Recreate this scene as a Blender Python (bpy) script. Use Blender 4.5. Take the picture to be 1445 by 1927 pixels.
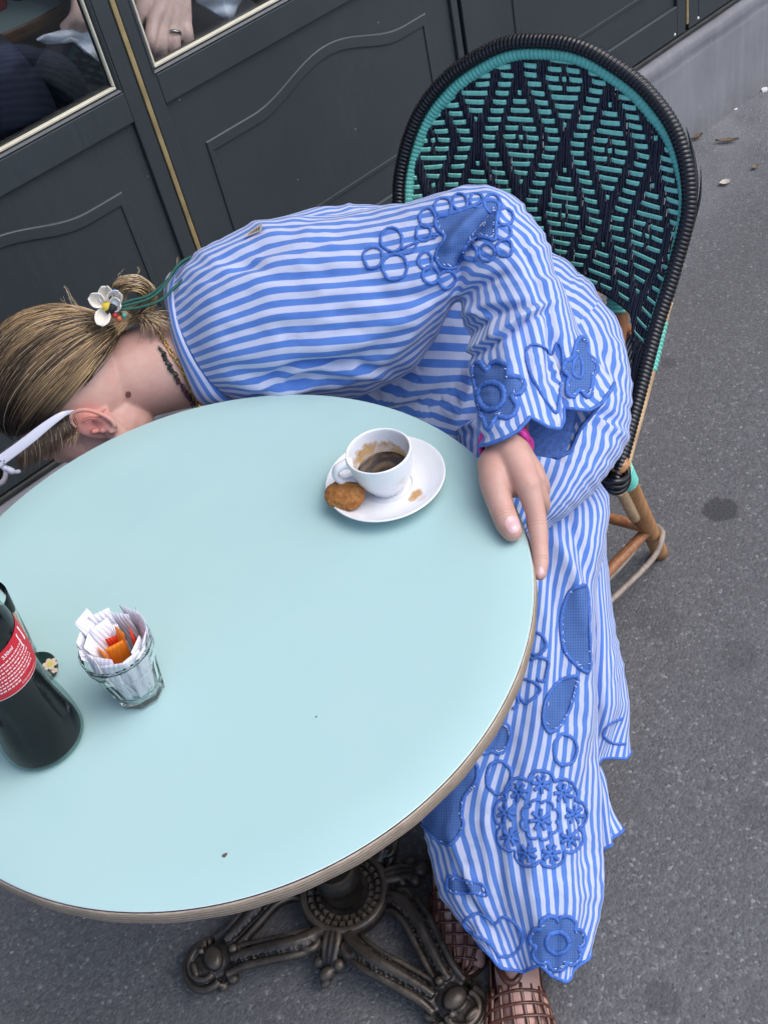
import bpy, bmesh, math, random
import numpy as np
from mathutils import Vector, Matrix
from mathutils.bvhtree import BVHTree
from math import pi, sin, cos, radians

for _o in list(bpy.data.objects):
    bpy.data.objects.remove(_o)
SC = bpy.context.scene
COL = SC.collection
random.seed(7)
RNG = np.random.default_rng(7)

# ------------------------------------------------------------------ camera
F_PX, W_PX, H_PX = 2171.3, 1445.0, 1927.0
AX = np.array([[0.7218274938753881, -0.5805982119263815, 0.3766573846262211],
               [-0.6669979146731426, -0.43844668458849506, 0.6023937969426943],
               [-0.18460457986533185, -0.6860540948651538, -0.7037406681523379]])
EYE = np.array([-0.282, -0.842, 1.660])
cam = bpy.data.cameras.new('camera')
cam_o = bpy.data.objects.new('camera', cam)
COL.objects.link(cam_o)
cam.sensor_fit = 'VERTICAL'
cam.sensor_height = 24.0
cam.lens = 24.0 * F_PX / H_PX
cam.clip_start, cam.clip_end = 0.05, 200.0
_r, _u, _b = AX[:, 0], -AX[:, 1], -AX[:, 2]
cam_o.matrix_world = Matrix(((_r[0], _u[0], _b[0], EYE[0]), (_r[1], _u[1], _b[1], EYE[1]),
                             (_r[2], _u[2], _b[2], EYE[2]), (0, 0, 0, 1)))
SC.camera = cam_o

# ------------------------------------------------------------------ sky, soft sun, exposure
world = bpy.data.worlds.new('World')
SC.world = world
world.use_nodes = True
_nt = world.node_tree
_bg = _nt.nodes['Background']
_sky = _nt.nodes.new('ShaderNodeTexSky')
_sky.sky_type = 'NISHITA'
_sky.sun_disc = False
SUN_EL, SUN_AZ = radians(58), radians(136)      # azimuth clockwise from +Y
_sky.sun_elevation = SUN_EL
_sky.sun_rotation = SUN_AZ
_sky.air_density, _sky.dust_density, _sky.ozone_density = 1.0, 2.6, 1.0
_nt.links.new(_sky.outputs[0], _bg.inputs[0])
_bg.inputs[1].default_value = 0.15
sun = bpy.data.lights.new('sun', 'SUN')
sun.energy, sun.angle, sun.color = 0.95, radians(60), (1.0, 0.985, 0.965)
sun_o = bpy.data.objects.new('sun', sun)
COL.objects.link(sun_o)
_sd = Vector((sin(SUN_AZ) * cos(SUN_EL), cos(SUN_AZ) * cos(SUN_EL), sin(SUN_EL)))
sun_o.rotation_euler = (-_sd).to_track_quat('-Z', 'Y').to_euler()
sun_o.location = (3, -2, 6)
SC.view_settings.view_transform = 'Standard'
SC.view_settings.look = 'None'
SC.view_settings.exposure = 0.80
SC.view_settings.gamma = 1.0
SC.view_settings.use_curve_mapping = False

# ------------------------------------------------------------------ helpers
def ray(x, y):
    return AX @ np.array([(x - W_PX / 2) / F_PX, (y - H_PX / 2) / F_PX, 1.0])
def PD(x, y, d):                     # point seen in the photo at depth d
    return EYE + ray(x, y) * d
def PZ(x, y, z):                     # ... on a level plane
    r = ray(x, y); return EYE + r * ((z - EYE[2]) / r[2])
def PYY(x, y, yy):                   # ... on a plane parallel to the shopfront
    r = ray(x, y); return EYE + r * ((yy - EYE[1]) / r[1])
def project(P):
    c = (np.asarray(P) - EYE) @ AX
    return np.stack([c[..., 0] / c[..., 2] * F_PX + W_PX / 2, c[..., 1] / c[..., 2] * F_PX + H_PX / 2, c[..., 2]], -1)
def nrm(v):
    v = np.asarray(v, float); return v / max(1e-12, np.linalg.norm(v))
def spline(pts, n, closed=False):
    """Catmull-Rom through rows of any dimension."""
    p = np.asarray(pts, float); k = len(p)
    out = []
    segs = k if closed else k - 1
    for q in range(n):
        t = q / (n if closed else n - 1) * segs
        i = min(int(t), segs - 1); f = t - i
        if closed:
            a, b, c, d = p[(i - 1) % k], p[i % k], p[(i + 1) % k], p[(i + 2) % k]
        else:
            b, c = p[i], p[i + 1]
            a = p[i - 1] if i > 0 else 2 * b - c
            d = p[i + 2] if i + 2 < k else 2 * c - b
        out.append(.5 * (2 * b + (c - a) * f + (2 * a - 5 * b + 4 * c - d) * f * f + (3 * b - a - 3 * c + d) * f ** 3))
    return np.array(out)

def mk(name, verts, faces, mat=None, parent=None, smooth=True, uv=None, col=None):
    me = bpy.data.meshes.new(name)
    me.from_pydata([tuple(map(float, v)) for v in verts], [], [tuple(f) for f in faces])
    if smooth:
        me.polygons.foreach_set('use_smooth', [True] * len(me.polygons))
    if uv is not None:
        l = me.uv_layers.new(name='UVMap')
        uv = np.asarray(uv, float)
        idx = np.zeros(len(me.loops), int); me.loops.foreach_get('vertex_index', idx)
        l.data.foreach_set('uv', uv[idx].ravel())
    if col is not None:
        c = me.color_attributes.new('tint', 'FLOAT_COLOR', 'POINT')
        cc = np.ones((len(verts), 4)); cc[:, :3] = np.asarray(col, float).reshape(len(verts), -1)
        c.data.foreach_set('color', cc.ravel())
    me.update()
    o = bpy.data.objects.new(name, me)
    COL.objects.link(o)
    if mat: me.materials.append(mat)
    if parent: o.parent = parent
    return o
def tag(o, label=None, cat=None, group=None, kind=None):
    if label: o['label'] = label
    if cat: o['category'] = cat; o['kind'] = 'thing'
    if group: o['group'] = group
    if kind: o['kind'] = kind
    return o
def empty(name, loc=(0, 0, 0)):
    """An Empty; children are given in world space and keep it."""
    o = bpy.data.objects.new(name, None)
    COL.objects.link(o)
    o.empty_display_size = .05
    return o
def settle(o, loc):
    """move an Empty to the base of its thing while its children stay put"""
    loc = Vector(tuple(map(float, loc)))
    o.location = loc
    for c in o.children:
        if c.get('moved'): continue
        c.location = c.location - loc
def sub_of(o, child):
    child.parent = o; return child

class MB:
    def __init__(s): s.v = []; s.f = []; s.uv = []; s.c = []
    def add(s, v, f, uv=None, c=None):
        n = len(s.v)
        s.v.extend([tuple(map(float, p)) for p in v])
        s.f.extend([tuple(i + n for i in q) for q in f])
        s.uv.extend([tuple(u) for u in uv] if uv is not None else [(0, 0)] * len(v))
        s.c.extend([tuple(k) for k in c] if c is not None else [(1, 1, 1)] * len(v))
        return s
    def build(s, name, mat, parent=None, smooth=True, uv=False, col=False):
        return mk(name, s.v, s.f, mat, parent, smooth, s.uv if uv else None, s.c if col else None)

def frames(path, closed=False, up=None):
    p = np.asarray(path, float); n = len(p)
    if closed: t = np.roll(p, -1, 0) - np.roll(p, 1, 0)
    else: t = np.gradient(p, axis=0)
    t /= np.maximum(1e-9, np.linalg.norm(t, axis=1))[:, None]
    u = np.array(up, float) if up is not None else (np.array([0, 0, 1.]) if abs(t[0][2]) < .9 else np.array([1., 0, 0]))
    N = []
    u = nrm(u - t[0] * (u @ t[0])); N.append(u)
    for i in range(1, n):
        u = N[-1] - t[i] * (N[-1] @ t[i]); N.append(nrm(u))
    N = np.array(N); B = np.cross(t, N)
    return t, N, B
def tube(path, r, k=8, closed=False, caps=True, up=None, flat=1.0):
    """verts, faces, uv of a tube; r is a number or one radius per point; flat squashes along the binormal"""
    p = np.asarray(path, float); n = len(p)
    r = np.broadcast_to(np.asarray(r, float), (n,))
    t, N, B = frames(p, closed, up)
    a = np.arange(k) / k * 2 * pi
    V = (p[:, None] + r[:, None, None] * (np.cos(a)[None, :, None] * N[:, None] + flat * np.sin(a)[None, :, None] * B[:, None])).reshape(-1, 3)
    L = np.concatenate([[0], np.cumsum(np.linalg.norm(np.diff(p, axis=0), axis=1))])
    U = np.stack([np.repeat(L, k), np.tile(a / (2 * pi), n)], 1)
    Fc = []
    for i in range(n if closed else n - 1):
        for j in range(k):
            i2 = (i + 1) % n; j2 = (j + 1) % k
            Fc.append((i * k + j, i * k + j2, i2 * k + j2, i2 * k + j))
    if caps and not closed:
        Fc.append(tuple(range(k - 1, -1, -1))); Fc.append(tuple((n - 1) * k + j for j in range(k)))
    return V, Fc, U
def lathe(prof, k=48, c=(0, 0, 0), ax=None):
    """profile rows (radius, height)"""
    pr = np.asarray(prof, float); n = len(pr)
    a = np.arange(k) / k * 2 * pi
    V = np.stack([pr[:, None, 0] * np.cos(a), pr[:, None, 0] * np.sin(a), np.repeat(pr[:, 1:2], k, 1)], -1).reshape(-1, 3) + np.asarray(c, float)
    Fc = []
    for i in range(n - 1):
        for j in range(k):
            j2 = (j + 1) % k
            Fc.append((i * k + j, i * k + j2, (i + 1) * k + j2, (i + 1) * k + j))
    return V, Fc
def box_bm(x0, x1, y0, y1, z0, z1, bev=0.0, seg=1):
    bm = bmesh.new()
    bmesh.ops.create_cube(bm, size=1)
    for v in bm.verts:
        v.co = Vector(((x0 + x1) / 2 + v.co.x * (x1 - x0), (y0 + y1) / 2 + v.co.y * (y1 - y0), (z0 + z1) / 2 + v.co.z * (z1 - z0)))
    if bev: bmesh.ops.bevel(bm, geom=bm.edges[:], offset=bev, segments=seg, affect='EDGES', profile=.5)
    return bm
def bmobj(name, bm, mat, parent=None, smooth=False):
    me = bpy.data.meshes.new(name); bm.to_mesh(me); bm.free()
    if smooth: me.polygons.foreach_set('use_smooth', [True] * len(me.polygons))
    if mat: me.materials.append(mat)
    o = bpy.data.objects.new(name, me); COL.objects.link(o)
    if parent: o.parent = parent
    return o
def box(name, x0, x1, y0, y1, z0, z1, mat, parent=None, bev=.001, seg=1):
    return bmobj(name, box_bm(x0, x1, y0, y1, z0, z1, bev, seg), mat, parent)

# ------------------------------------------------------------------ materials
def lin(h):
    h = h.lstrip('#'); c = [int(h[i:i + 2], 16) / 255 for i in (0, 2, 4)]
    return tuple(((x + .055) / 1.055) ** 2.4 if x > .04045 else x / 12.92 for x in c) + (1,)
class G:
    """tiny node-graph helper"""
    def __init__(s, name):
        s.m = bpy.data.materials.new(name); s.m.use_nodes = True
        s.nt = s.m.node_tree; s.b = s.nt.nodes['Principled BSDF']; s.out = s.nt.nodes['Material Output']
    def n(s, t, **k):
        q = s.nt.nodes.new('ShaderNode' + t)
        for a, b in k.items(): setattr(q, a, b)
        return q
    def l(s, a, b): s.nt.links.new(a, b)
    def co(s, kind='Object'): return s.n('TexCoord').outputs[kind]
    def mapv(s, v, scale):
        q = s.n('Mapping'); q.inputs['Scale'].default_value = scale; s.l(v, q.inputs[0]); return q.outputs[0]
    def noise(s, v, sc, det=4, rough=.6):
        q = s.n('TexNoise'); q.inputs['Scale'].default_value = sc; q.inputs['Detail'].default_value = det; q.inputs['Roughness'].default_value = rough
        if v is not None: s.l(v, q.inputs['Vector'])
        return q.outputs[0]
    def vor(s, v, sc, feat='F1', out='Distance'):
        q = s.n('TexVoronoi'); q.feature = feat; q.inputs['Scale'].default_value = sc
        if v is not None: s.l(v, q.inputs['Vector'])
        return q.outputs[out]
    def ramp(s, x, *stops):
        q = s.n('ValToRGB'); e = q.color_ramp.elements
        while len(e) < len(stops): e.new(.5)
        for i, (p, c) in enumerate(stops):
            e[i].position = p
            e[i].color = c if len(c) == 4 else tuple(c) + (1,)
        s.l(x, q.inputs[0]); return q.outputs[0]
    def math(s, op, a, b=None, clamp=False):
        q = s.n('Math', operation=op); q.use_clamp = clamp
        for i, x in enumerate((a, b)):
            if x is None: continue
            if isinstance(x, (int, float)): q.inputs[i].default_value = x
            else: s.l(x, q.inputs[i])
        return q.outputs[0]
    def mix(s, fac, a, b, mode='MIX'):
        q = s.n('MixRGB', blend_type=mode)
        for i, x in enumerate((fac, a, b)):
            if isinstance(x, (int, float)): q.inputs[i].default_value = x
            elif isinstance(x, tuple): q.inputs[i].default_value = x
            else: s.l(x, q.inputs[i])
        return q.outputs[0]
    def bump(s, h, strength=.3, dist=.002, nrm=None):
        q = s.n('Bump'); q.inputs['Strength'].default_value = strength; q.inputs['Distance'].default_value = dist
        s.l(h, q.inputs['Height'])
        if nrm is not None: s.l(nrm, q.inputs['Normal'])
        s.l(q.outputs[0], s.b.inputs['Normal']); return q.outputs[0]
    def set(s, **k):
        names = dict(color='Base Color', rough='Roughness', metal='Metallic', spec='Specular IOR Level', ior='IOR', trans='Transmission Weight', sss='Subsurface Weight', coat='Coat Weight', coatr='Coat Roughness', alpha='Alpha', sheen='Sheen Weight')
        for a, b in k.items():
            i = s.b.inputs[names[a]]
            if isinstance(b, (int, float, tuple)): i.default_value = b
            else: s.l(b, i)
        return s
GREY = lambda x: (x, x, x, 1)

# ================================================================== SETTING
def m_paint():
    g = G('dark_door_paint'); c = g.co()
    n = g.noise(c, 3.0, 5); n2 = g.noise(g.mapv(c, (40, 40, 3)), 6, 3)
    base = g.mix(g.ramp(n, (.35, GREY(0)), (.7, GREY(1))), (.034, .042, .046, 1), (.044, .053, .057, 1))
    sc = g.ramp(g.noise(g.mapv(c, (9, 9, 60)), 3.1, 6, .75), (.66, GREY(0)), (.76, GREY(.45)))
    base = g.mix(sc, base, (.10, .11, .115, 1))
    dots = g.ramp(g.vor(c, 17), (.018, GREY(1)), (.03, GREY(0)))
    base = g.mix(g.math('MULTIPLY', dots, .55), base, (.45, .45, .44, 1))
    g.set(color=base, rough=g.ramp(g.math('ADD', g.math('MULTIPLY', n2, .5), g.math('MULTIPLY', g.noise(c, 1.7, 5), .5)), (.35, GREY(.30)), (.65, GREY(.56))), spec=.5)
    g.bump(g.math('ADD', g.noise(c, 260, 3), g.math('MULTIPLY', n2, 1.5)), .10, .0015)
    return g.m
def m_simple(name, col, rough=.5, metal=0., spec=.5, nz=0.0, nsc=60, bump=0., bsc=200, bd=.001):
    g = G(name); c = g.co()
    if nz:
        a = tuple(max(0, x * (1 - nz)) for x in col[:3]) + (1,); b = tuple(min(1, x * (1 + nz)) for x in col[:3]) + (1,)
        g.set(color=g.ramp(g.noise(c, nsc, 5), (.3, a), (.7, b)))
    else: g.set(color=tuple(col[:3]) + (1,))
    g.set(rough=rough, metal=metal, spec=spec)
    if bump: g.bump(g.noise(c, bsc, 4), bump, bd)
    return g.m
def m_asphalt():
    g = G('worn_asphalt'); c = g.co()
    big = g.noise(c, 1.3, 5, .65); mid = g.noise(c, 14, 5, .6)
    v = g.vor(c, 210, out='Color'); vd = g.vor(c, 210)
    vs = g.n('SeparateColor'); g.l(v, vs.inputs[0])
    grain = g.ramp(vs.outputs[0], (.0, (.086, .087, .092)), (.5, (.130, .131, .137)), (.88, (.165, .167, .173)), (.975, (.235, .235, .24)), (1., (.36, .36, .355)))
    col = g.mix(g.ramp(g.noise(c, 420, 3, .7), (.35, GREY(.0)), (.65, GREY(.55))), grain, (.122, .123, .128, 1))
    col = g.mix(g.ramp(big, (.3, GREY(.55)), (.7, GREY(0))), col, (.098, .098, .102, 1))
    col = g.mix(g.ramp(mid, (.52, GREY(0)), (.75, GREY(.25))), col, (.15, .15, .155, 1))
    # dust collecting along the foot of the wall
    xyz = g.n('SeparateXYZ'); g.l(c, xyz.inputs[0])
    near = g.math('MULTIPLY', g.ramp(xyz.outputs[1], (.55, GREY(0)), (.92, GREY(1))), g.ramp(g.noise(c, 9, 5), (.35, GREY(.15)), (.65, GREY(.7))))
    col = g.mix(near, col, (.235, .235, .25, 1))
    # spilled spots that dried on the pavement
    for (x, y, r, k) in ((1.008, .056, .036, .75), (.72, -.02, .045, .22), (.75, -.17, .035, .28), (.205, -.43, .03, .35), (-.235, -.16, .03, .8), (1.3, .4, .02, .4), (.52, -.36, .03, .25)):
        d = g.n('VectorMath', operation='DISTANCE'); d.inputs[1].default_value = (x, y, 0); g.l(c, d.inputs[0])
        rr = g.math('ADD', d.outputs['Value'], g.math('MULTIPLY', g.noise(c, 46, 4), r * .9))
        col = g.mix(g.math('MULTIPLY', g.ramp(g.math('DIVIDE', rr, r * 2), (.62, GREY(1)), (.72, GREY(0))), k), col, (.045, .046, .050, 1))
    pits = g.ramp(g.vor(c, 34), (.05, GREY(1)), (.10, GREY(0)))
    col = g.mix(g.math('MULTIPLY', pits, .55), col, (.03, .03, .033, 1))
    g.set(color=col, rough=.88, spec=.3)
    h = g.math('ADD', g.math('MULTIPLY', g.ramp(vd, (0, GREY(1)), (.7, GREY(0))), .8), g.math('ADD', g.noise(c, 500, 3, .7), mid))
    g.bump(h, .55, .004)
    return g.m
def m_plinth():
    g = G('painted_render_plinth'); c = g.co()
    n = g.noise(c, 4, 6, .65); streak = g.noise(g.mapv(c, (14, 14, .9)), 3, 5)
    col = g.ramp(n, (.3, (.155, .155, .168)), (.7, (.215, .215, .232)))
    col = g.mix(g.ramp(streak, (.5, GREY(0)), (.75, GREY(.5))), col, (.27, .27, .285, 1))
    col = g.mix(g.ramp(g.noise(c, 21, 6, .7), (.66, GREY(0)), (.72, GREY(.6))), col, (.40, .41, .43, 1))
    xyz = g.n('SeparateXYZ'); g.l(c, xyz.inputs[0])
    low = g.math('MULTIPLY', g.ramp(xyz.outputs[2], (.0, GREY(1)), (.07, GREY(0))), g.ramp(g.noise(c, 26, 4), (.4, GREY(.1)), (.7, GREY(.8))))
    col = g.mix(low, col, (.14, .125, .11, 1))
    g.set(color=col, rough=.7, spec=.35)
    g.bump(g.math('ADD', g.noise(c, 45, 5), g.math('MULTIPLY', g.noise(c, 300, 3), .3)), .25, .003)
    return g.m
M_PAINT = m_paint(); M_ASPH = m_asphalt(); M_PLINTH = m_plinth()
M_BRASS = m_simple('dull_brass', lin('#a8946a'), .45, .35, nz=.25, nsc=30)
M_BEAD = m_simple('cream_glazing_putty', lin('#c9c3ae'), .6, nz=.12, nsc=40)
M_DARKIN = m_simple('dark_interior_plaster', (.010, .010, .014), .8)
M_FLOORIN = m_simple('dark_wood_floor', (.014, .011, .010), .5, nz=.3, nsc=9)
M_STONE = m_simple('facade_stone', (.30, .28, .25), .8, nz=.12, nsc=3, bump=.2, bsc=40)
M_SCREW = m_simple('white_screw_cap', (.7, .7, .68), .5)
def m_glass_pane():
    g = G('window_glass'); nt = g.nt
    tr = g.n('BsdfTransparent'); tr.inputs[0].default_value = (.93, .95, .95, 1)
    gl = g.n('BsdfGlossy'); gl.inputs['Roughness'].default_value = .02
    lw = g.n('LayerWeight'); lw.inputs[0].default_value = .5
    mx = g.n('MixShader'); g.l(g.math('ADD', g.math('MULTIPLY', g.math('POWER', lw.outputs['Facing'], 4.0), .75), .045), mx.inputs[0]); g.l(tr.outputs[0], mx.inputs[1]); g.l(gl.outputs[0], mx.inputs[2])
    g.l(mx.outputs[0], g.out.inputs[0])
    return g.m
M_PANE = m_glass_pane()

def sheet(name, x0, x1, y0, y1, z, mat, n=1):
    return mk(name, [(x0, y0, z), (x1, y0, z), (x1, y1, z), (x0, y1, z)], [(0, 1, 2, 3)], mat, None, False)
tag(sheet('pavement', -40, 40, -40, 40, 0, M_ASPH), kind='structure')

# plinth: a rendered kerb wall under the doors, with a softly worn top edge
PLY = .922
pv = []
prof = [(1.02, .278), (PLY + .014, .2785), (PLY + .006, .275), (PLY + .002, .268), (PLY + .0005, .250), (PLY + .004, .238), (PLY + .002, .232), (PLY, .224), (PLY, .010), (PLY - .004, -.02)]
xs = np.linspace(-6, 9, 301)
V = []; Fc = []
for i, x in enumerate(xs):
    for (y, z) in prof:
        j = .0012 * sin(x * 23.1 + z * 40) + .0009 * sin(x * 61 + z * 11)
        V.append((x, y + j, z + (j * .6 if z > .22 else 0)))
k = len(prof)
for i in range(len(xs) - 1):
    for j in range(k - 1): Fc.append((i * k + j, i * k + j + 1, (i + 1) * k + j + 1, (i + 1) * k + j))
pl = mk('plinth_wall', V, Fc, M_PLINTH)
tag(pl, 'low grey rendered plinth under the dark doors, along the pavement', 'plinth')

YF = .945
def humped(x, xc, w, base, h):
    t = min(1, abs(x - xc) / w); return base + h * cos(t * pi / 2) ** 2
def door_leaf(x0, x1, win, pan, fld, label, brass=None, hump=None):
    d = empty('folding_door')
    tag(d, label, 'door', 'dark painted folding doors of the café front')
    ZB, ZP0, ZP1, ZW0, ZW1, ZT = .297, .375, .797, .858, 2.27, 2.34
    e = .0012
    wa, wb = min(pan[0], win[0]), max(pan[1], win[1])
    box('stile', x0, wa, YF, YF + .04, ZB, ZT, M_PAINT, d, e)
    box('stile', wb, x1, YF, YF + .04, ZB, ZT, M_PAINT, d, e)
    box('bottom_rail', wa, wb, YF - .0005, YF + .04, ZB, ZP0, M_PAINT, d, .003, 2)
    box('middle_rail', wa, wb, YF - .0004, YF + .04, ZP1, ZW0 - .006, M_PAINT, d, .002, 2)
    box('top_rail', win[0], win[1], YF - .0004, YF + .04, ZW1, ZT, M_PAINT, d, .002)
    # sunk panel, a raised ogee moulding round its field
    box('sunk_panel', pan[0] + .0005, pan[1] - .0005, YF + .008, YF + .030, ZP0 + .0005, ZP1 - .0005, M_PAINT, d, .0008)
    fx0, fx1 = fld
    xc, hw = (hump if hump else ((fx0 + fx1) / 2, .2))
    N = 60
    def outline(ins, dz):
        a0, a1 = fx0 + ins, fx1 - ins
        pts = [(a0, .440 + ins * .9), (a0, .56)]
        for q in range(N + 1):
            x = a0 + (a1 - a0) * q / N
            xo = fx0 + (fx1 - fx0) * q / N
            pts.append((x, humped(xo, xc, hw, .695, .047) - dz))
        pts += [(a1, .56), (a1, .440 + ins * .9)]
        for q in range(1, 12): pts.append((a1 + (a0 - a1) * q / 12, .440 + ins * .9))
        return pts
    rings = [(0, 0, YF + .0085), (.0003, .0006, YF + .0062), (.0016, .0024, YF + .0050), (.0100, .0205, YF + .0048), (.0108, .0222, YF + .0052), (.0112, .0236, YF + .0078)]
    V, Fc = [], []
    for (ins, dz, y) in rings:
        for (x, z) in outline(ins, dz): V.append((x, y, z))
    m = len(outline(0, 0))
    for r in range(len(rings) - 1):
        for j in range(m):
            j2 = (j + 1) % m
            Fc.append((r * m + j, r * m + j2, (r + 1) * m + j2, (r + 1) * m + j))
    mk('panel_moulding', V, Fc, M_PAINT, d, False)
    pts = outline(.0112, .0236)
    mk('raised_field', [(x, YF + .0077, z) for x, z in pts], [tuple(range(len(pts)))], M_PAINT, d, False)
    # glazing: chamfered rebate, cream bead, pane
    wx0, wx1 = win
    V, Fc = [], []
    def ringr(ins, y): return [(wx0 + ins, y, ZW0 + ins), (wx1 - ins, y, ZW0 + ins), (wx1 - ins, y, ZW1 - ins), (wx0 + ins, y, ZW1 - ins)]
    rr = [(-.0015, YF - .0012), (.0, YF - .0016), (.0035, YF + .001), (.0055, YF + .009), (.0055, YF + .03)]
    for (i_, y_) in rr: V += ringr(i_ - .0068 + .004, y_)
    for r in range(len(rr) - 1):
        for j in range(4): Fc.append((r * 4 + j, r * 4 + (j + 1) % 4, r * 4 + 4 + (j + 1) % 4, r * 4 + 4 + j))
    mk('glazing_rebate', V, Fc, M_PAINT, d, False)
    b0 = .003
    box('glazing_bead', wx0 + b0, wx1 - b0, YF + .002, YF + .011, ZW0 + b0, ZW0 + b0 + .0048, M_BEAD, d, .001)
    box('glazing_bead', wx0 + b0, wx0 + b0 + .0042, YF + .003, YF + .011, ZW0 + b0 + .005, ZW1 - .004, M_BEAD, d, .001)
    box('glazing_bead', wx1 - b0 - .0042, wx1 - b0, YF + .003, YF + .011, ZW0 + b0 + .005, ZW1 - .004, M_BEAD, d, .001)
    box('glass_pane', wx0 + .004, wx1 - .004, YF + .0115, YF + .0155, ZW0 + .004, ZW1 - .004, M_PANE, d, 0)
    if brass is not None:
        box('brass_strip', brass - .0045, brass + .0045, YF - .002, YF + .01, ZB + .016, ZT, M_BRASS, d, .0012, 2)
    settle(d, (x0, YF, ZB))
    return d
door_leaf(-.163, .5805, (-.125, .545), (-.125, .551), (-.05, .484), 'dark folding door at the far left, behind the head of the woman', None, (.215, .2))
door_leaf(.5935, 1.3275, (.620, 1.310), (.620, 1.310), (.675, 1.244), 'dark folding door with a hand behind its glass, left of the woven chair', .587, (.985, .2))
door_leaf(1.338, 2.079, (1.43, 2.045), (1.43, 2.045), (1.49, 1.985), 'dark folding door behind the top of the woven chair back', None)
door_leaf(2.0915, 2.83, (2.13, 2.80), (2.13, 2.80), (2.19, 2.74), 'dark folding door at the top right corner above the plinth', 2.0852)
# dark strip standing in for the shadowed gap under the doors; two screw caps
dr = tag(box('gap_shade_strip', -6, 9, YF - .004, YF + .05, .2835, .2935, m_simple('dark_gap_shade', (.03, .03, .028), .55, nz=.4, nsc=20), None, .003, 2), 'thin dark threshold strip in place of the shadowed gap under the doors', 'shade')
for (px, py_, lb_) in ((1269, 65, 'white screw cap just left of the brass strip at the upper right'), (1313, 34, 'white screw cap just right of the brass strip, nearest the corner')):
    p = PYY(px, py_, YF)
    v, f = lathe([(0, .0022), (.0032, .0016), (.004, 0)], 12)
    v = v[:, [0, 2, 1]] * [1, -1, 1] + [p[0], YF + .0002, max(p[2], .3)]
    o = mk('screw_cap', v, f, M_SCREW); tag(o, lb_, 'screw cap', 'white screw caps on the door')
# unseen house front above and beside, added to block the sky behind
fw = empty('unseen_facade'); tag(fw, 'unseen pale stone house front above the dark café doors, added to block sky light', 'house front')
box('wall', -6, 9, 1.0, 1.3, 2.342, 9, M_STONE, fw, 0)
box('pier', -6, -.168, .945, 1.3, .295, 2.34, M_PAINT, fw, .002)
box('pier', 2.835, 9, .945, 1.3, .295, 2.34, M_PAINT, fw, .002)
box('cornice', -6, 9, .88, 1.0, 2.345, 2.47, M_PAINT, fw, .01)
settle(fw, (0, 1, .29))
tag(sheet('interior_floor', -6, 9, 1.021, 6, .27, M_FLOORIN), kind='structure')
tag(sheet('interior_ceiling', -6, 9, 1.31, 6, 2.9, M_DARKIN), kind='structure')
for nm, q in (('interior_wall', [(-6, 6, 0), (9, 6, 0), (9, 6, 3), (-6, 6, 3)]), ('interior_wall', [(-6, 1.3, 0), (-6, 6, 0), (-6, 6, 3), (-6, 1.3, 3)]), ('interior_wall', [(9, 1.3, 0), (9, 6, 0), (9, 6, 3), (9, 1.3, 3)])):
    tag(mk(nm, q, [(0, 1, 2, 3)], M_DARKIN, None, False), kind='structure')

# ================================================================== TABLE
TZ, TR = .735, .35
def m_laminate():
    g = G('mint_laminate'); c = g.co()
    n = g.noise(c, 5, 4)
    col = g.ramp(n, (.3, (.362, .545, .542)), (.7, (.388, .568, .560)))
    sm = g.ramp(g.noise(g.mapv(c, (1, 3, 1)), 9, 6, .7), (.55, GREY(0)), (.8, GREY(.25)))
    col = g.mix(sm, col, (.330, .510, .518, 1))
    scr = g.ramp(g.vor(c, 26), (.012, GREY(1)), (.02, GREY(0)))
    col = g.mix(g.math('MULTIPLY', scr, .22), col, (.22, .35, .37, 1))
    g.set(color=col, rough=g.ramp(g.noise(c, 16, 5), (.3, GREY(.30)), (.7, GREY(.42))), spec=.42)
    g.bump(g.noise(c, 700, 2), .03, .0005)
    return g.m
def m_plyedge():
    g = G('worn_plywood_edge'); c = g.co()
    x = g.n('SeparateXYZ'); g.l(c, x.inputs[0])
    z = x.outputs[2]
    ang = g.math('ARCTAN2', x.outputs[1], x.outputs[0])
    cmb = g.n('CombineXYZ'); g.l(g.math('MULTIPLY', ang, 2.2), cmb.inputs[0]); g.l(g.math('MULTIPLY', z, 60), cmb.inputs[1])
    fib = g.noise(g.mapv(cmb.outputs[0], (6, 6, 1)), 2.2, 6, .7)
    lay = g.math('SINE', g.math('MULTIPLY', z, 2 * pi / .0042))
    col = g.ramp(g.math('ADD', g.math('MULTIPLY', lay, .09), fib), (.22, (.18, .125, .085)), (.5, (.335, .262, .195)), (.78, (.50, .43, .355)))
    col = g.mix(g.ramp(g.noise(g.mapv(cmb.outputs[0], (9, 1.2, 1)), 4, 5), (.62, GREY(0)), (.74, GREY(.8))), col, (.50, .46, .42, 1))
    g.set(color=col, rough=.62)
    g.bump(g.math('ADD', fib, lay), .25, .001)
    return g.m
def m_iron():
    g = G('worn_cast_iron'); c = g.co()
    n = g.noise(c, 28, 6, .65)
    geo = g.n('NewGeometry').outputs['Pointiness']
    wear = g.ramp(geo, (.495, GREY(0)), (.54, GREY(1)))
    base = g.ramp(n, (.35, (.011, .010, .0095)), (.65, (.030, .026, .023)))
    col = g.mix(g.math('MULTIPLY', wear, g.ramp(n, (.3, GREY(.3)), (.6, GREY(.9)))), base, (.150, .122, .096, 1))
    col = g.mix(g.ramp(g.noise(c, 12, 5), (.55, GREY(0)), (.75, GREY(.45))), col, (.095, .068, .048, 1))
    g.set(color=col, rough=g.ramp(n, (.3, GREY(.24)), (.7, GREY(.50))), metal=.35, spec=.5)
    g.bump(g.noise(c, 160, 4), .35, .0015)
    return g.m
M_LAM = m_laminate(); M_PLY = m_plyedge(); M_IRON = m_iron()
M_LAMEDGE = m_simple('dark_laminate_core', (.035, .022, .024), .6)
M_LAMCHIP = m_simple('white_laminate_lip', (.62, .72, .74), .4)

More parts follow.
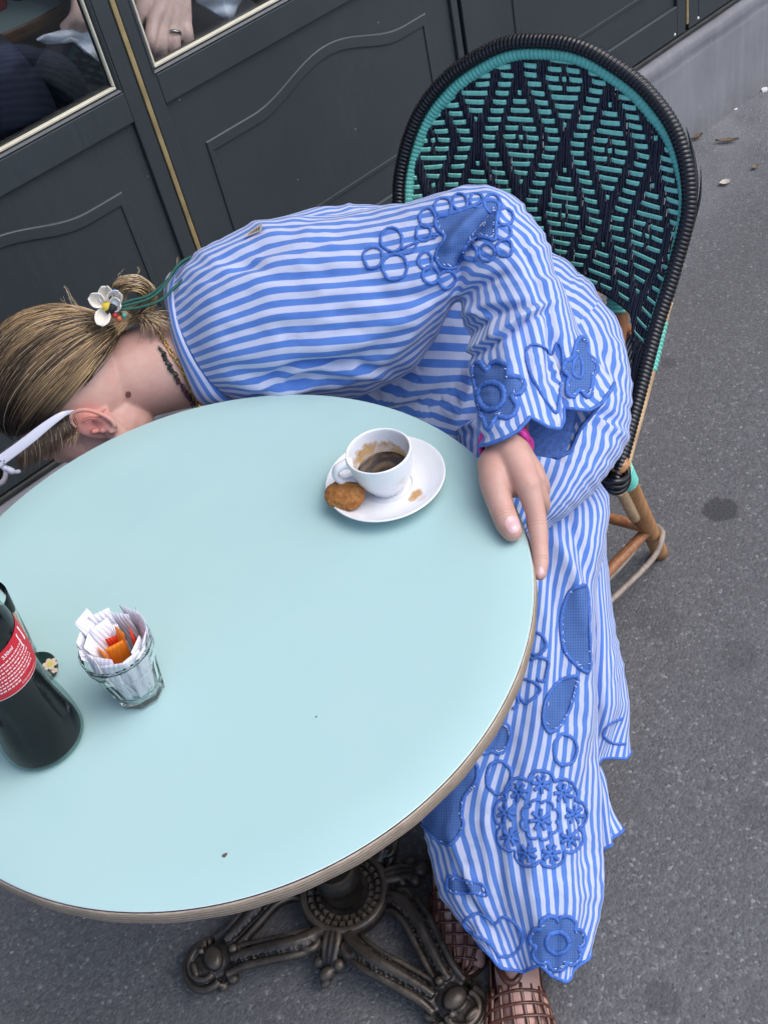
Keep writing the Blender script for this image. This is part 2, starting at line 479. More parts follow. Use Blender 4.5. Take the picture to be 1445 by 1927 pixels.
def fuse(name, parts, voxel, smooth, mat, parent=None, decim=None):
    """weld overlapping closed shapes into one continuous surface"""
    mb = MB()
    for v, f in parts: mb.add(v, f)
    me = bpy.data.meshes.new(name)
    me.from_pydata(mb.v, [], mb.f); me.update()
    o = bpy.data.objects.new(name, me); COL.objects.link(o)
    r = o.modifiers.new('r', 'REMESH'); r.mode = 'VOXEL'; r.voxel_size = voxel; r.adaptivity = 0
    if smooth:
        s = o.modifiers.new('s', 'SMOOTH'); s.factor = .5; s.iterations = smooth
    if decim:
        q = o.modifiers.new('d', 'DECIMATE'); q.ratio = decim
    dg = bpy.context.evaluated_depsgraph_get()
    m2 = bpy.data.meshes.new_from_object(o.evaluated_get(dg))
    o.modifiers.clear(); o.data = m2; bpy.data.meshes.remove(me)
    m2.name = name
    m2.polygons.foreach_set('use_smooth', [True] * len(m2.polygons))
    m2.materials.clear(); m2.materials.append(mat)
    if parent: o.parent = parent
    return o
def ball(c, r, sc=(1, 1, 1), k=16, rot=None):
    n = k // 2; V = []; Fc = []
    R = np.array(rot) if rot is not None else np.eye(3)
    c = np.asarray(c, float)
    for i in range(1, n):
        th = pi * i / n
        for j in range(k):
            a = 2 * pi * j / k
            V.append(c + R @ (np.array([sin(th) * cos(a), sin(th) * sin(a), cos(th)]) * r * np.asarray(sc)))
    for i in range(n - 2):
        for j in range(k):
            Fc.append((i * k + j, (i + 1) * k + j, (i + 1) * k + (j + 1) % k, i * k + (j + 1) % k))
    V.append(c + R @ (np.array([0, 0, 1]) * r * np.asarray(sc))); V.append(c - R @ (np.array([0, 0, 1]) * r * np.asarray(sc)))
    t = len(V) - 2
    for j in range(k):
        Fc.append((t, j, (j + 1) % k)); Fc.append((t + 1, (n - 2) * k + (j + 1) % k, (n - 2) * k + j))
    return np.array(V), Fc

table = empty('cafe_table')
tag(table, 'round mint green café table with a wooden edge and ornate iron foot', 'table')
v, f = lathe([(0, TZ), (.10, TZ), (.2, TZ), (.3, TZ), (TR - .002, TZ), (TR - .0008, TZ - .0004)], 192)
f = [q for q in f]
mk('table_top', v, f, M_LAM, table)
v, f = lathe([(TR - .0008, TZ - .0004), (TR - .0002, TZ - .0010), (TR - .0002, TZ - .0012)], 192)
mk('laminate_lip', v, f, M_LAMCHIP, table)
v, f = lathe([(TR - .0002, TZ - .0012), (TR, TZ - .0014), (TR, TZ - .0030), (TR - .001, TZ - .0032)], 192)
mk('laminate_core', v, f, M_LAMEDGE, table)
v, f = lathe([(TR - .001, TZ - .0032), (TR + .0012, TZ - .0038), (TR + .0018, TZ - .006), (TR + .0018, TZ - .020), (TR + .0002, TZ - .0225), (TR - .004, TZ - .0232), (TR - .05, TZ - .0232), (0, TZ - .0232)], 192)
v[:, :2] *= (1 + .0010 * np.sin(np.arctan2(v[:, 1], v[:, 0]) * 37) * (np.abs(v[:, 2] - TZ + .013) < .012))[:, None]
mk('wooden_edge', v, f, M_PLY, table)
v, f = lathe([(.02, TZ - .0235), (.10, TZ - .0238), (.10, TZ - .030), (.03, TZ - .036), (.024, TZ - .05), (.021, .62), (.021, .20), (.026, .16), (.030, .13), (.024, .12), (.031, .112), (.036, .10), (.036, .092), (.030, .088), (.030, .05), (.0, .05)], 48)
mk('column', v, f, M_IRON, table)
# rosette round the foot of the column: dish, pyramid studs, scalloped rim
parts = [lathe([(.0, .022), (.064, .022), (.070, .030), (.070, .046), (.066, .052), (.059, .052), (.056, .046), (.050, .040), (.0, .040)], 64)]
ro = fuse('rosette', parts, .0022, 3, M_IRON, table)
def pyramid(c, w, h, a):
    u = np.array([cos(a), sin(a), 0]); t = np.array([-sin(a), cos(a), 0]); c = np.array(c)
    V = [c + u * w + t * w, c - u * w + t * w, c - u * w - t * w, c + u * w - t * w, c + np.array([0, 0, h])]
    return V, [(0, 1, 4), (1, 2, 4), (2, 3, 4), (3, 0, 4), (3, 2, 1, 0)]
for ring, (r, n, w) in enumerate(((.041, 22, .0049), (.0525, 28, .0050))):
    for i in range(n):
        a = 2 * pi * (i + .5 * ring) / n
        mbp = MB().add(*pyramid((r * cos(a), r * sin(a), .0405 + .0055 * ring), w, .0085, a))
        o = mbp.build('stud', M_IRON, table, False); sub_of(ro, o)
LEGS = [(radians(160), .004), (radians(-90), .022), (radians(35), 0)]
for a, ext in LEGS:
    u = np.array([cos(a), sin(a), 0]); t = np.array([-sin(a), cos(a), 0]); Zv = np.array([0, 0, 1.])
    P = lambda r, s, z: u * (r + ext * min(1, max(0, (r - .06) / .12))) + t * s * (1.15 if r > .19 else 1) + Zv * z
    parts = []
    for s in (-1, 1):
        path = spline([P(.056, s * .040, .040), P(.075, s * .046, .050), P(.105, s * .043, .056), P(.14, s * .030, .050), P(.175, s * .018, .042), P(.20, s * .013, .036)], 30)
        q_ = np.linspace(0, 1, 30)
        side = np.array([nrm(np.cross(Zv, path[min(29, i_ + 1)] - path[max(0, i_ - 1)])) for i_ in range(30)]) * s
        def band(off, dz, rad, fl, k_=12, a0=0, a1=30):
            rad = np.broadcast_to(rad, (30,))[a0:a1]
            vv, ff, _ = tube(path[a0:a1] + side[a0:a1] * off + Zv * dz, rad, k_, up=(0, 0, 1), flat=fl); parts.append((vv, ff))
        band(0, -.012, np.interp(q_, [0, .2, 1], [.0075, .0085, .0085]), 2.6)            # flat web of the arm
        band(.0165, -.004, np.interp(q_, [0, .2, .8, 1], [.004, .0062, .0066, .005]), 1.0)  # outer rail
        band(-.0165, -.006, np.interp(q_, [0, .3, 1], [.0035, .0052, .0050]), 1.0)          # inner rail
        band(.000, .001, np.interp(q_, [0, .12, .5, 1], [.0115, .0110, .0095, .0045]), 1.0, a1=27) # glossy leaf rib
        for k_ in range(4, 25):
            if k_ % 3 == 2: continue
            sc_ = 1 - .45 * k_ / 27
            dq = nrm(path[k_ + 1] - path[k_ - 1])
            for sd in (1, -1):
                e_ = nrm(dq * .8 + side[k_] * sd * .75); R = np.stack([e_, nrm(np.cross(Zv, e_)), Zv], 1)
                parts.append(ball(path[k_] + side[k_] * sd * .0075 * sc_ + Zv * .0045 * sc_, .0072 * sc_, (1.35, .36, .62), 10, R))
        vol = [P(.073 + .014 * cos(w_) * (1 - w_ / 8), s * (.052 + .013 * sin(w_) * (1 - w_ / 8)), .052 - w_ * .0014) for w_ in np.linspace(0, 6.0, 22)]
        vv, ff, _ = tube(vol, np.linspace(.0072, .0042, 22), 8); parts.append((vv, ff))
    path = spline([P(.165, 0, .026), P(.20, 0, .024), P(.232, 0, .020), P(.256, 0, .014)], 14)
    vv, ff, _ = tube(path, np.interp(np.linspace(0, 1, 14), [0, .4, .8, 1], [.013, .015, .017, .012]), 16, up=(0, 0, 1), flat=1.85); parts.append((vv, ff))
    R = np.stack([t, u, Zv], 1)
    parts.append(ball(P(.212, .002, .040), .0150, (1.25, .95, .72), 18, R))
    parts.append(ball(P(.180, .004, .043), .0072, (1, 1, .9), 12))
    parts.append(ball(P(.226, -.014, .042), .0050, (1, 1, 1), 10))
    for rr_, zz_, r2 in ((.030, .024, .0070), (.0215, .036, .0046)):
        rim = [P(.229 + rr_ * cos(w_), rr_ * 1.02 * sin(w_), zz_ - .003 * cos(w_)) for w_ in np.linspace(-2.0, 2.0, 28)]
        vv, ff, _ = tube(rim, r2, 9); parts.append((vv, ff))
    parts.append(ball(P(.243, .004, .036), .0085, (1.5, .55, .6), 14, R))
    for s in (-1, 1):
        parts.append(ball(P(.196, s * .030, .020), .0100, (1, 1, 1), 14)); parts.append(ball(P(.214, s * .033, .017), .0085, (1, 1, 1), 14))
    parts.append(lathe([(0, .001), (.022, .001), (.022, .016), (0, .016)], 16, P(.228, 0, 0)))
    fuse('leg', parts, .0018, 1, M_IRON, table)
    # leafy drop between this leg and the next
    a2 = a + pi / 3 * (1 if True else 0)
for a in (radians(-145), radians(-28), radians(98)):
    u = np.array([cos(a), sin(a), 0]); t = np.array([-sin(a), cos(a), 0]); Zv = np.array([0, 0, 1.])
    P = lambda r, s, z: u * r + t * s + Zv * z
    parts = []
    for s in (-1, 0, 1):
        vv, ff, _ = tube(spline([P(.062, s * .006, .046), P(.080, s * .009, .046), P(.100, s * .007, .038), P(.115, s * .003, .030)], 12), np.linspace(.0065, .006, 12), 8); parts.append((vv, ff))
    for s in (-1, 1):
        parts.append(ball(P(.106, s * .015, .032), .0105)); parts.append(ball(P(.088, s * .016, .040), .006))
    parts.append(ball(P(.120, 0, .030), .0125, (1.2, .9, .9)))
    parts.append(ball(P(.132, 0, .026), .009, (1.1, .8, .8)))
    fuse('leaf_drop', parts, .0019, 2, M_IRON, table)
settle(table, (0, 0, 0))

# ================================================================== CHAIR
def m_cane(name, col, rough=.32, nz=.15):
    g = G(name); c = g.co(); n = g.noise(c, 60, 4)
    a = tuple(x * (1 - nz) for x in col[:3]); b = tuple(min(1, x * (1 + nz)) for x in col[:3])
    g.set(color=g.ramp(n, (.3, a), (.7, b)), rough=g.ramp(g.noise(c, 150, 3), (.3, GREY(rough * .8)), (.7, GREY(rough * 1.3))), spec=.5)
    return g.m
def m_wood(name, a, b, rough=.4, sc=(30, 30, 3)):
    g = G(name); c = g.co()
    n = g.noise(g.mapv(c, sc), 4, 6, .65); blot = g.noise(c, 16, 5)
    col = g.ramp(n, (.3, a), (.7, b))
    col = g.mix(g.ramp(blot, (.5, GREY(0)), (.75, GREY(.55))), col, tuple(x * .35 for x in a) + (1,))
    g.set(color=col, rough=rough, spec=.5); g.bump(n, .2, .001)
    return g.m
M_NAVY = m_cane('dark_navy_cane', (.012, .0145, .030), .27); M_BLACKC = m_cane('black_cane', (.0065, .0065, .009), .26)
M_TEAL = m_cane('turquoise_cane', (.15, .55, .445), .34, .10)
M_TEALB = m_cane('bright_turquoise_strip', (.27, .73, .57), .34, .10)
M_RATTAN = m_wood('orange_brown_rattan', (.30, .125, .040), (.52, .27, .110)); M_RATRED = m_wood('red_brown_rattan', (.22, .085, .036), (.40, .175, .075)); M_PALE = m_wood('pale_rattan', (.46, .29, .155), (.66, .47, .28)); M_GREYW = m_wood('weathered_grey_cane', (.20, .16, .13), (.36, .30, .25), .6)
CT = np.array([.923, .326]); CA = radians(200)
CFv = np.array([cos(CA), sin(CA)]); CLv = np.array([-sin(CA), cos(CA)])
def CH(f, l, z): p = CT + CFv * f + CLv * l; return np.array([p[0], p[1], z])
ARZ = [.40, .42, .48, .55, .62, .70, .78, .84, .88, .8965, .90]
ARF = [.39, .36, .27, .184, .120, .070, .034, .014, .004, .001, 0]
ARL = [.222, .222, .222, .224, .234, .240, .213, .160, .094, .048, 0]
half = [(f, l, z) for f, l, z in zip(ARF, ARL, ARZ)]
arch_l = spline(half + [(f, -l, z) for f, l, z in half[-2::-1]], 260)
chair = empty('bistro_chair'); tag(chair, 'French bistro chair with a woven navy and turquoise arched back', 'chair')
def resample(p, n):
    d = np.concatenate([[0], np.cumsum(np.linalg.norm(np.diff(p, axis=0), axis=1))])
    s = np.linspace(0, d[-1], n); return np.stack([np.interp(s, d, p[:, k]) for k in range(3)], 1), d[-1]
def wrapped(path, r, pitch, depth, k=14, slant=0.0, per=8):
    """a cane arm wound with strip: a tube with one rounded ridge per turn"""
    L = np.linalg.norm(np.diff(path, axis=0), axis=1).sum(); turns = max(2, int(L / pitch)); n = turns * per + 1
    p, _ = resample(path, n); t, N, B = frames(p, up=(0, 0, 1) if abs(nrm(p[1] - p[0])[2]) < .9 else CLv.tolist() + [0])
    a = np.arange(k) / k * 2 * pi; V = []
    for i in range(n):
        ph = i / per + slant * a / (2 * pi)
        prof = np.abs(np.sin(pi * ph)) ** .6
        rr = r * (1 - depth + depth * prof)
        V.append(p[i] + rr[:, None] * (np.cos(a)[:, None] * N[i] + np.sin(a)[:, None] * B[i]))
    V = np.concatenate(V)
    Fc = [(i * k + j, i * k + (j + 1) % k, (i + 1) * k + (j + 1) % k, (i + 1) * k + j) for i in range(n - 1) for j in range(k)]
    Fc.append(tuple(range(k - 1, -1, -1))); Fc.append(tuple((n - 1) * k + j for j in range(k)))
    return V, Fc
outer = np.array([CH(*q) for q in arch_l])
tt = np.gradient(arch_l, axis=0); tt /= np.linalg.norm(tt, axis=1)[:, None]
cen = np.array([.06, 0, .62])
ins = cen - arch_l; ins -= tt * (ins * tt).sum(1)[:, None]; ins /= np.linalg.norm(ins, axis=1)[:, None]
rear = np.array([-1.0, 0, 0.25]); rear = rear - tt * (tt @ rear)[:, None]
up_w = np.clip((arch_l[:, 2] - .62) / .2, 0, 1)[:, None]
inner_l = arch_l + ins * (.003 + .018 * up_w) + rear * (.024 - .015 * up_w)
inner = np.array([CH(*q) for q in inner_l])
v, f = wrapped(outer, .0116, .0064, .15, slant=1.0); mk('back_rim', v, f, M_BLACKC, chair)
v, f = wrapped(inner, .0112, .0068, .10); mk('inner_rim', v, f, M_TEAL, chair)
rear_l = arch_l + rear * .036 + ins * .004
sel = (arch_l[:, 2] > .47) & (arch_l[:, 2] < .79) & (arch_l[:, 1] > 0)
q = np.array([CH(*p) for p in rear_l[sel]])
v, f, _ = tube(q, np.minimum(.0055, .0006 + .0055 * np.minimum(np.arange(len(q)), np.arange(len(q))[::-1]) / 12), 8); mk('rear_rim', v, f, M_BLACKC, chair)
q2 = np.array([CH(*p) for p in (arch_l + rear * .043 - ins * .003)[(arch_l[:, 2] > .50) & (arch_l[:, 2] < .74) & (arch_l[:, 1] > 0)]])
v, f, _ = tube(q2, np.minimum(.0035, .0004 + .0035 * np.minimum(np.arange(len(q2)), np.arange(len(q2))[::-1]) / 12), 6); mk('rear_rim', v, f, M_BLACKC, chair)
# woven panel
zz = np.array(ARZ)
def wz(z):                           # half width of the opening at height z
    return max(0.004, float(np.interp(z, inner_l[:130, 2], inner_l[:130, 1])) - .004)
fs_tab = inner_l[:130]
def fsz(z): return float(np.interp(z, fs_tab[:, 2], fs_tab[:, 0]))
ZTOP = float(inner_l[:, 2].max())
def fcz(z): return (.90 - z) * .27 - .012 - .020 * sin(pi * min(1, max(0, (z - .5) / .4)))
def surf(l, z):
    w = wz(z); s = min(1.05, abs(l) / w)
    return CH(fsz(z) * s ** 2.2 + fcz(z) * (1 - s ** 2.2), l, z)
def ztop(l):
    lo = .62
    zs_ = np.linspace(.64, ZTOP - .0005, 80); ok = [z for z in zs_ if wz(z) >= abs(l)]
    return (max(ok) if ok else .64) - .001
def zbot(l):
    s = abs(l) / .225
    return .548 - .012 * s - .085 * max(0, s - .78) / .22
def srf_n(l, z):
    a = surf(l + .003, z) - surf(l - .003, z); b = surf(l, z + .003) - surf(l, z - .003)
    n = nrm(np.cross(a, b)); 
    return n if n @ np.array([CFv[0], CFv[1], .3]) > 0 else -n
PW, ROW, ROWS = .0735, .0137, 15
PH_L, PH_R = .030, .842
sp = PW / 17
bands = []
def dash(c, w, z):
    if abs(c) - w / 2 > wz(z) - .002: return
    a, b = max(c - w / 2, -wz(z) + .001), min(c + w / 2, wz(z) - .001)
    if b - a < .003 or z > min(ztop(a), ztop(b)) + .002 or z < max(zbot(a), zbot(b)) + .004: return
    bands.append((a, b, z))
NC = 4
for ci in range(-NC, NC + 1):
    cl = PH_L + ci * PW
    off = 0 if ci % 2 == 0 else 7
    for r in range(-6, 30):
        z = PH_R - r * ROW - .004 * math.sin(ci * 1.3)
        rr = (r - off + 7) % ROWS - 7          # rows from the centre of the nearest diamond
        k = 5 - abs(rr)
        u = sp * 1.02
        if k > -.6:
            k = round(k)
            if k <= 0: dash(cl, u * 1.3, z)
            elif k == 1: dash(cl, u * 5.0, z)
            elif k == 2: dash(cl, u * 7.0, z)
            elif k == 3: dash(cl, u * 9.6, z)
            elif k == 4: dash(cl - u * 3.3, u * 5.0, z); dash(cl + u * 3.3, u * 5.0, z)
            else:
                dash(cl - u * 4.3, u * 4.7, z); dash(cl + u * 4.3, u * 4.7, z); dash(cl, u * 1.5, z)
        # zigzag between this column and the next
        tri = 1 - 2 * abs(rr) / (ROWS / 2)                    # +1 at this diamond's centre, -1 at the neighbour's
        dash(cl + PW / 2 + tri * PW * .26, u * 4.9, z)
def covered(l, z):
    for (a, b, zz_) in bands:
        if abs(zz_ - z) < ROW * .56 and a - .0012 < l < b + .0012: return True
    return False
mb = MB()
ls = np.arange(-.222, .2221, sp)
for i, l in enumerate(ls):
    zt, zb = ztop(l), zbot(l)
    if zt - zb < .02: continue
    zs_ = np.linspace(zb, zt, 52); pts = []
    for z in zs_:
        r = (PH_R - z) / ROW
        w = .0012 * sin(2 * pi * r / ROWS + pi * ((l - PH_L) / PW)) + .0006 * sin(i * 2.1 + z * 30)
        ll = max(-wz(z) * 1.0, min(wz(z) * 1.0, l + w))
        pts.append((ll, z, .0 if covered(ll, z) else .0042))
    lf = np.array([p[2] for p in pts]); lf = np.convolve(np.pad(lf, 1, 'edge'), [.25, .5, .25], 'valid')
    pts = [surf(a_, b_) + srf_n(a_ * .97, b_) * (q_ + (.0007 if i % 2 else 0)) for (a_, b_, _), q_ in zip(pts, lf)]
    v, f, _ = tube(pts, .00255, 6, caps=False); mb.add(v, f)
for r in range(-4, 28):
    z = PH_R - r * ROW
    if z < .545 or z > ZTOP - .01: continue
    w = wz(z); v, f, _ = tube([surf(x, z) - srf_n(x * .95, z) * .0026 for x in np.linspace(-w, w, 40)], .0022, 5); mb.add(v, f)
# closed weave along the lower edge of the back
v, f, _ = tube([surf(x, zbot(x) + .001) for x in np.linspace(-.215, .215, 60)], .0050, 8); mb.add(v, f)
tag(mb.build('woven_strand', M_NAVY, chair), kind='stuff')
bands.sort(key=lambda b: -b[2] + .0 * b[0])
def band_geo(a, b, z):
    n = 5; V = []
    sg = srf_n((a + b) / 2 * .97, z)
    wob = random.uniform(-.0007, .0007)
    for i in range(n):
        x = a + (b - a) * i / (n - 1); p = surf(x, z + wob * (i - 2) / 2)
        lift = .0054 if 0 < i < n - 1 else .0036
        hh = .0041
        V += [p + sg * (lift - .0012) + np.array([0, 0, -hh]), p + sg * (lift + .0005) + np.array([0, 0, -hh * .6]), p + sg * (lift + .0005) + np.array([0, 0, hh * .6]), p + sg * (lift - .0012) + np.array([0, 0, hh])]
    Fc = [(i * 4 + j, i * 4 + 4 + j, i * 4 + 5 + j, i * 4 + 1 + j) for i in range(n - 1) for j in range(3)] + [(3, 2, 1, 0), tuple(4 * (n - 1) + j for j in range(4))]
    return V, Fc
rest = MB()
for i, (a, b, z) in enumerate(bands):
    V, Fc = band_geo(a, b, z)
    if i < 300: mk('weave_band', V, Fc, M_TEALB, chair, False)
    else: rest.add(V, Fc)
if rest.v: tag(rest.build('weave_band', M_TEALB, chair, False), kind='stuff')
# posts, legs, stretchers, seat
def leg(name, pts, r, mat, k=14, taper=1.0):
    p = spline(pts, 14); v, f, _ = tube(p, np.linspace(r, r * taper, 14), k); return mk(name, v, f, mat, chair)
for s in (1, -1):
    leg('back_post', [CH(.072, s * .132, .556), CH(.095, s * .134, .515), CH(.140, s * .134, .425)], .0172, M_RATRED)
    v, f = wrapped(np.array([CH(.080, s * .132, .556), CH(.100, s * .134, .508)]), .0195, .0062, .12); mk('post_binding', v, f, M_TEAL, chair)
    top = CH(.350, s * .222, .415); foot = CH(.152, s * .212, .0)
    leg('rear_leg', [top + (top - foot) * .04, (top + foot) / 2, foot], .0150, M_RATTAN)
    d = nrm(foot - top)
    v, f = wrapped(np.array([top + d * .004, top + d * .062]), .0178, .0052, .12); mk('leg_binding', v, f, M_TEAL, chair)
    o2 = CLv.tolist() + [0]; side = nrm(np.array([CFv[0], CFv[1], 0]) * .9 - np.array(o2) * s * .2) * .019
    leg('leg_splint', [top + side + d * .055, top + side + d * .12, top + side * .95 + d * .205], .0095, M_PALE)
    leg('front_leg', [CH(.40, s * .165, .43), CH(.41, s * .170, .2), CH(.425, s * .178, 0)], .0150, M_RATTAN)
    # bare cane that follows the arch down to the seat, tied on with a dark plaited knot
    pts = [CH(*q) for q in (arch_l + rear * .049)[(arch_l[:, 2] < .585) & (arch_l[:, 1] * s > 0)]]
    pts = [np.array(p) for p in pts]
    if np.linalg.norm(pts[0][2] - .4) > .1: pts = pts[::-1]
    leg('cane_brace', [pts[0]] + pts[1::6] + [pts[-1]], .0112, M_PALE)
    v, f = wrapped(np.array(pts[-14:-4]), .0128, .0062, .12); mk('brace_binding', v, f, M_TEAL, chair)
    kn = MB(); kc = CH(.372, s * .222, .420)
    for q in range(3):
        loop = [kc + np.array([CFv[0], CFv[1], 0]) * (-.002 + .022 * cos(w)) * -1 + np.array([CLv[0], CLv[1], 0]) * s * (.018 * sin(w)) + np.array([0, 0, -.010 + .008 * q + .004 * sin(2 * w + q)]) for w in np.linspace(0, 2 * pi, 24, endpoint=False)]
        v, f, _ = tube(loop, .0048, 7, closed=True); kn.add(v, f)
    kn.build('plaited_knot', M_BLACKC, chair)
    # stretchers: a brown rail and a weathered cane looped round the leg
    a = top + (foot - top) * .66; b = CH(.412, s * .172, .165)
    leg('stretcher', [a, (a + b) / 2, b], .0095, M_RATRED)
    a2 = top + (foot - top) * .73; fb = np.array([CFv[0], CFv[1], 0]); lb = np.array([CLv[0], CLv[1], 0])
    lp_ = [b + np.array([0, 0, -.045]) + lb * .016 * s, a2 + fb * .06 + lb * .019 * s, a2 + lb * .0195 * s, a2 - fb * .0165 + lb * .010 * s, a2 - fb * .0185, a2 - fb * .0165 - lb * .010 * s, a2 - lb * .0195 * s, a2 + fb * .06 - lb * .019 * s, b + np.array([0, 0, -.045]) - lb * .016 * s]
    v, f, _ = tube(spline(lp_, 44), .0052, 8); mk('looped_cane', v, f, M_GREYW, chair)
a, b = CH(.20, .205, .16), CH(.20, -.205, .16)
leg('stretcher', [CH(.235, .212, .16), CH(.235, 0, .17), CH(.235, -.212, .16)], .0095, M_RATRED)
# seat: bent rattan hoop, woven top, rear hoop
hoop = [CH(.235 + .195 * np.sign(cos(w)) * abs(cos(w)) ** .75, .205 * np.sign(sin(w)) * abs(sin(w)) ** .75, .440) for w in np.linspace(0, 2 * pi, 60, endpoint=False)]
v, f, _ = tube(hoop, .0135, 10, closed=True); mk('seat_hoop', v, f, M_RATRED, chair)
mb = MB()
for l in np.arange(-.185, .186, .0062):
    h_ = .195 * max(0, 1 - (abs(l) / .205) ** 2.66) ** .375
    if h_ < .02: continue
    v, f, _ = tube([CH(.235 + x, l, .450 - .006 * (1 - (x / h_) ** 2)) for x in np.linspace(-h_, h_, 10)], .0030, 5); mb.add(v, f)
tag(mb.build('seat_weave', M_NAVY, chair), kind='stuff')
v, f, _ = tube(spline([PD(1075, 505, 1.93), PD(1098, 523, 1.92), PD(1117, 555, 1.905), PD(1126, 590, 1.89), PD(1124, 640, 1.87)], 24), .0095, 10)
mk('bent_cane', v, f, M_RATRED, chair)
print('weave bands', len(bands))
settle(chair, (CH(.25, 0, 0)))

# ================================================================== ON THE TABLE
def m_porcelain(spot=None):
    g = G('white_porcelain'); c = g.co()
    col = (.77, .78, .80, 1)
    if spot:
        for (p, r, colr, k) in spot:
            d = g.n('VectorMath', operation='DISTANCE'); d.inputs[1].default_value = p; g.l(c, d.inputs[0])
            rr = g.math('ADD', d.outputs['Value'], g.math('MULTIPLY', g.math('SUBTRACT', g.noise(c, 150, 4), .5), r * .9))
            col = g.mix(g.math('MULTIPLY', g.ramp(g.math('DIVIDE', rr, r * 2), (.30, GREY(1)), (.5, GREY(0))), k), col, colr)
    g.set(color=col, rough=.12, spec=.5, coat=.3)
    g.b.inputs['Coat Roughness'].default_value = .05
    return g.m
SX, SY = .2415, -.0265
stains = [(tuple(PZ(785, 932, .741)), .0095, (.50, .25, .07, 1), .95), (tuple(PZ(797, 945, .742)), .0095, (.50, .30, .14, 1), .35), (tuple(PZ(779, 941, .741)), .0075, (.52, .27, .08, 1), .8)]
saucer = empty('saucer'); tag(saucer, 'white porcelain saucer with a small coffee stain, under the cup', 'saucer')
prof = [(0, TZ + .003), (.030, TZ + .003), (.031, TZ + .0005), (.034, TZ + .0005), (.036, TZ + .0035), (.050, TZ + .008), (.062, TZ + .0135), (.0690, TZ + .0175), (.0702, TZ + .0186), (.0696, TZ + .0196), (.0680, TZ + .0194), (.060, TZ + .0150), (.048, TZ + .0098), (.036, TZ + .0070), (.0295, TZ + .0068), (.0285, TZ + .0058), (.0, TZ + .0056)]
v, f = lathe(spline(prof, 70), 96, (SX, SY, 0)); mk('saucer_dish', v, f, m_porcelain(stains), saucer)
settle(saucer, (SX, SY, TZ))
CZ = TZ + .0060
def m_cup():
    g = G('coffee_stained_porcelain'); c = g.co()
    x = g.n('SeparateXYZ'); g.l(c, x.inputs[0])
    rx = g.math('SUBTRACT', x.outputs[0], SX); ry = g.math('SUBTRACT', x.outputs[1], SY)
    rad = g.math('SQRT', g.math('ADD', g.math('MULTIPLY', rx, rx), g.math('MULTIPLY', ry, ry)))
    uv = g.n('UVMap').outputs[0]; ux = g.n('SeparateXYZ'); g.l(uv, ux.inputs[0])
    inside = g.ramp(ux.outputs[0], (.5, GREY(0)), (.501, GREY(1)))
    ang = g.math('ARCTAN2', ry, rx)
    lob = g.math('COSINE', g.math('SUBTRACT', ang, 1.25))
    hi = g.math('ADD', g.math('MULTIPLY', lob, .0120), g.math('ADD', CZ + .0330, g.math('MULTIPLY', g.math('SUBTRACT', g.noise(c, 75, 5, .65), .5), .034)))
    k = g.ramp(g.math('SUBTRACT', hi, x.outputs[2]), (.499, GREY(0)), (.5, GREY(1)))
    diff = g.math('MULTIPLY', g.math('MULTIPLY', g.math('SUBTRACT', hi, x.outputs[2]), 150, True), g.ramp(g.noise(c, 60, 5, .7), (.36, GREY(.25)), (.56, GREY(1))))
    col = g.mix(g.math('MULTIPLY', inside, diff), (.77, .78, .80, 1), g.ramp(g.noise(c, 120, 5), (.3, (.30, .14, .035)), (.7, (.60, .40, .19))))
    g.set(color=col, rough=.13, spec=.5, coat=.25)
    return g.m
cup = empty('espresso_cup'); tag(cup, 'white espresso cup, half drunk, standing on the saucer', 'cup')
outer = [(0, .002), (.017, .002), (.0185, 0), (.021, .0005), (.0225, .004), (.0275, .012), (.0325, .022), (.0358, .034), (.0372, .045), (.0378, .0535), (.0377, .0552)]
inner = [(.0366, .0560), (.0352, .0548), (.0345, .050), (.0335, .040), (.0310, .028), (.0265, .017), (.020, .011), (.0, .009)]
po, pi_ = spline(outer, 44), spline(inner, 40)
prof = np.concatenate([po, pi_]); prof[:, 1] += CZ
v, f = lathe(prof, 72, (SX, SY, 0))
uu = np.repeat((np.arange(len(prof)) >= len(po)) * 1.0, 72)
mk('cup_body', v, f, m_cup(), cup, uv=np.stack([uu, uu], 1))
hd = nrm(np.array([-.86, .52, 0])); 
hp = [np.array([SX, SY, CZ]) + hd * r + np.array([0, 0, z]) for r, z in ((.0325, .0475), (.041, .0490), (.050, .0455), (.0535, .037), (.0505, .028), (.043, .0215), (.0305, .0195))]
v, f, _ = tube(spline(hp, 30), np.interp(np.linspace(0, 1, 30), [0, .2, .5, .8, 1], [.0065, .0046, .0044, .0046, .006]), 12, flat=1.35)
mk('handle', v, f, m_porcelain(), cup)
def m_coffee():
    g = G('espresso'); c = g.co()
    d = g.n('VectorMath', operation='SUBTRACT'); d.inputs[1].default_value = (SX, SY, 0); g.l(c, d.inputs[0])
    w = g.n('TexWave', wave_type='RINGS', rings_direction='Z'); w.inputs['Scale'].default_value = 16; w.inputs['Distortion'].default_value = 9; w.inputs['Detail'].default_value = 3; w.inputs['Detail Scale'].default_value = 1.4
    g.l(d.outputs[0], w.inputs['Vector'])
    n = g.noise(c, 70, 4)
    col = g.mix(g.math('MULTIPLY', g.ramp(n, (.35, GREY(0)), (.62, GREY(1))), g.ramp(w.outputs['Fac'], (.35, GREY(0)), (.9, GREY(.8)))), (.022, .013, .008, 1), (.105, .062, .030, 1))
    g.set(color=col, rough=.08, spec=.5)
    return g.m
v, f = lathe([(0, CZ + .0245), (.028, CZ + .0245), (.0292, CZ + .0249), (.0297, CZ + .0256)], 64, (SX, SY, 0))
mk('coffee', v, f, m_coffee(), cup)
settle(cup, (SX, SY, CZ))

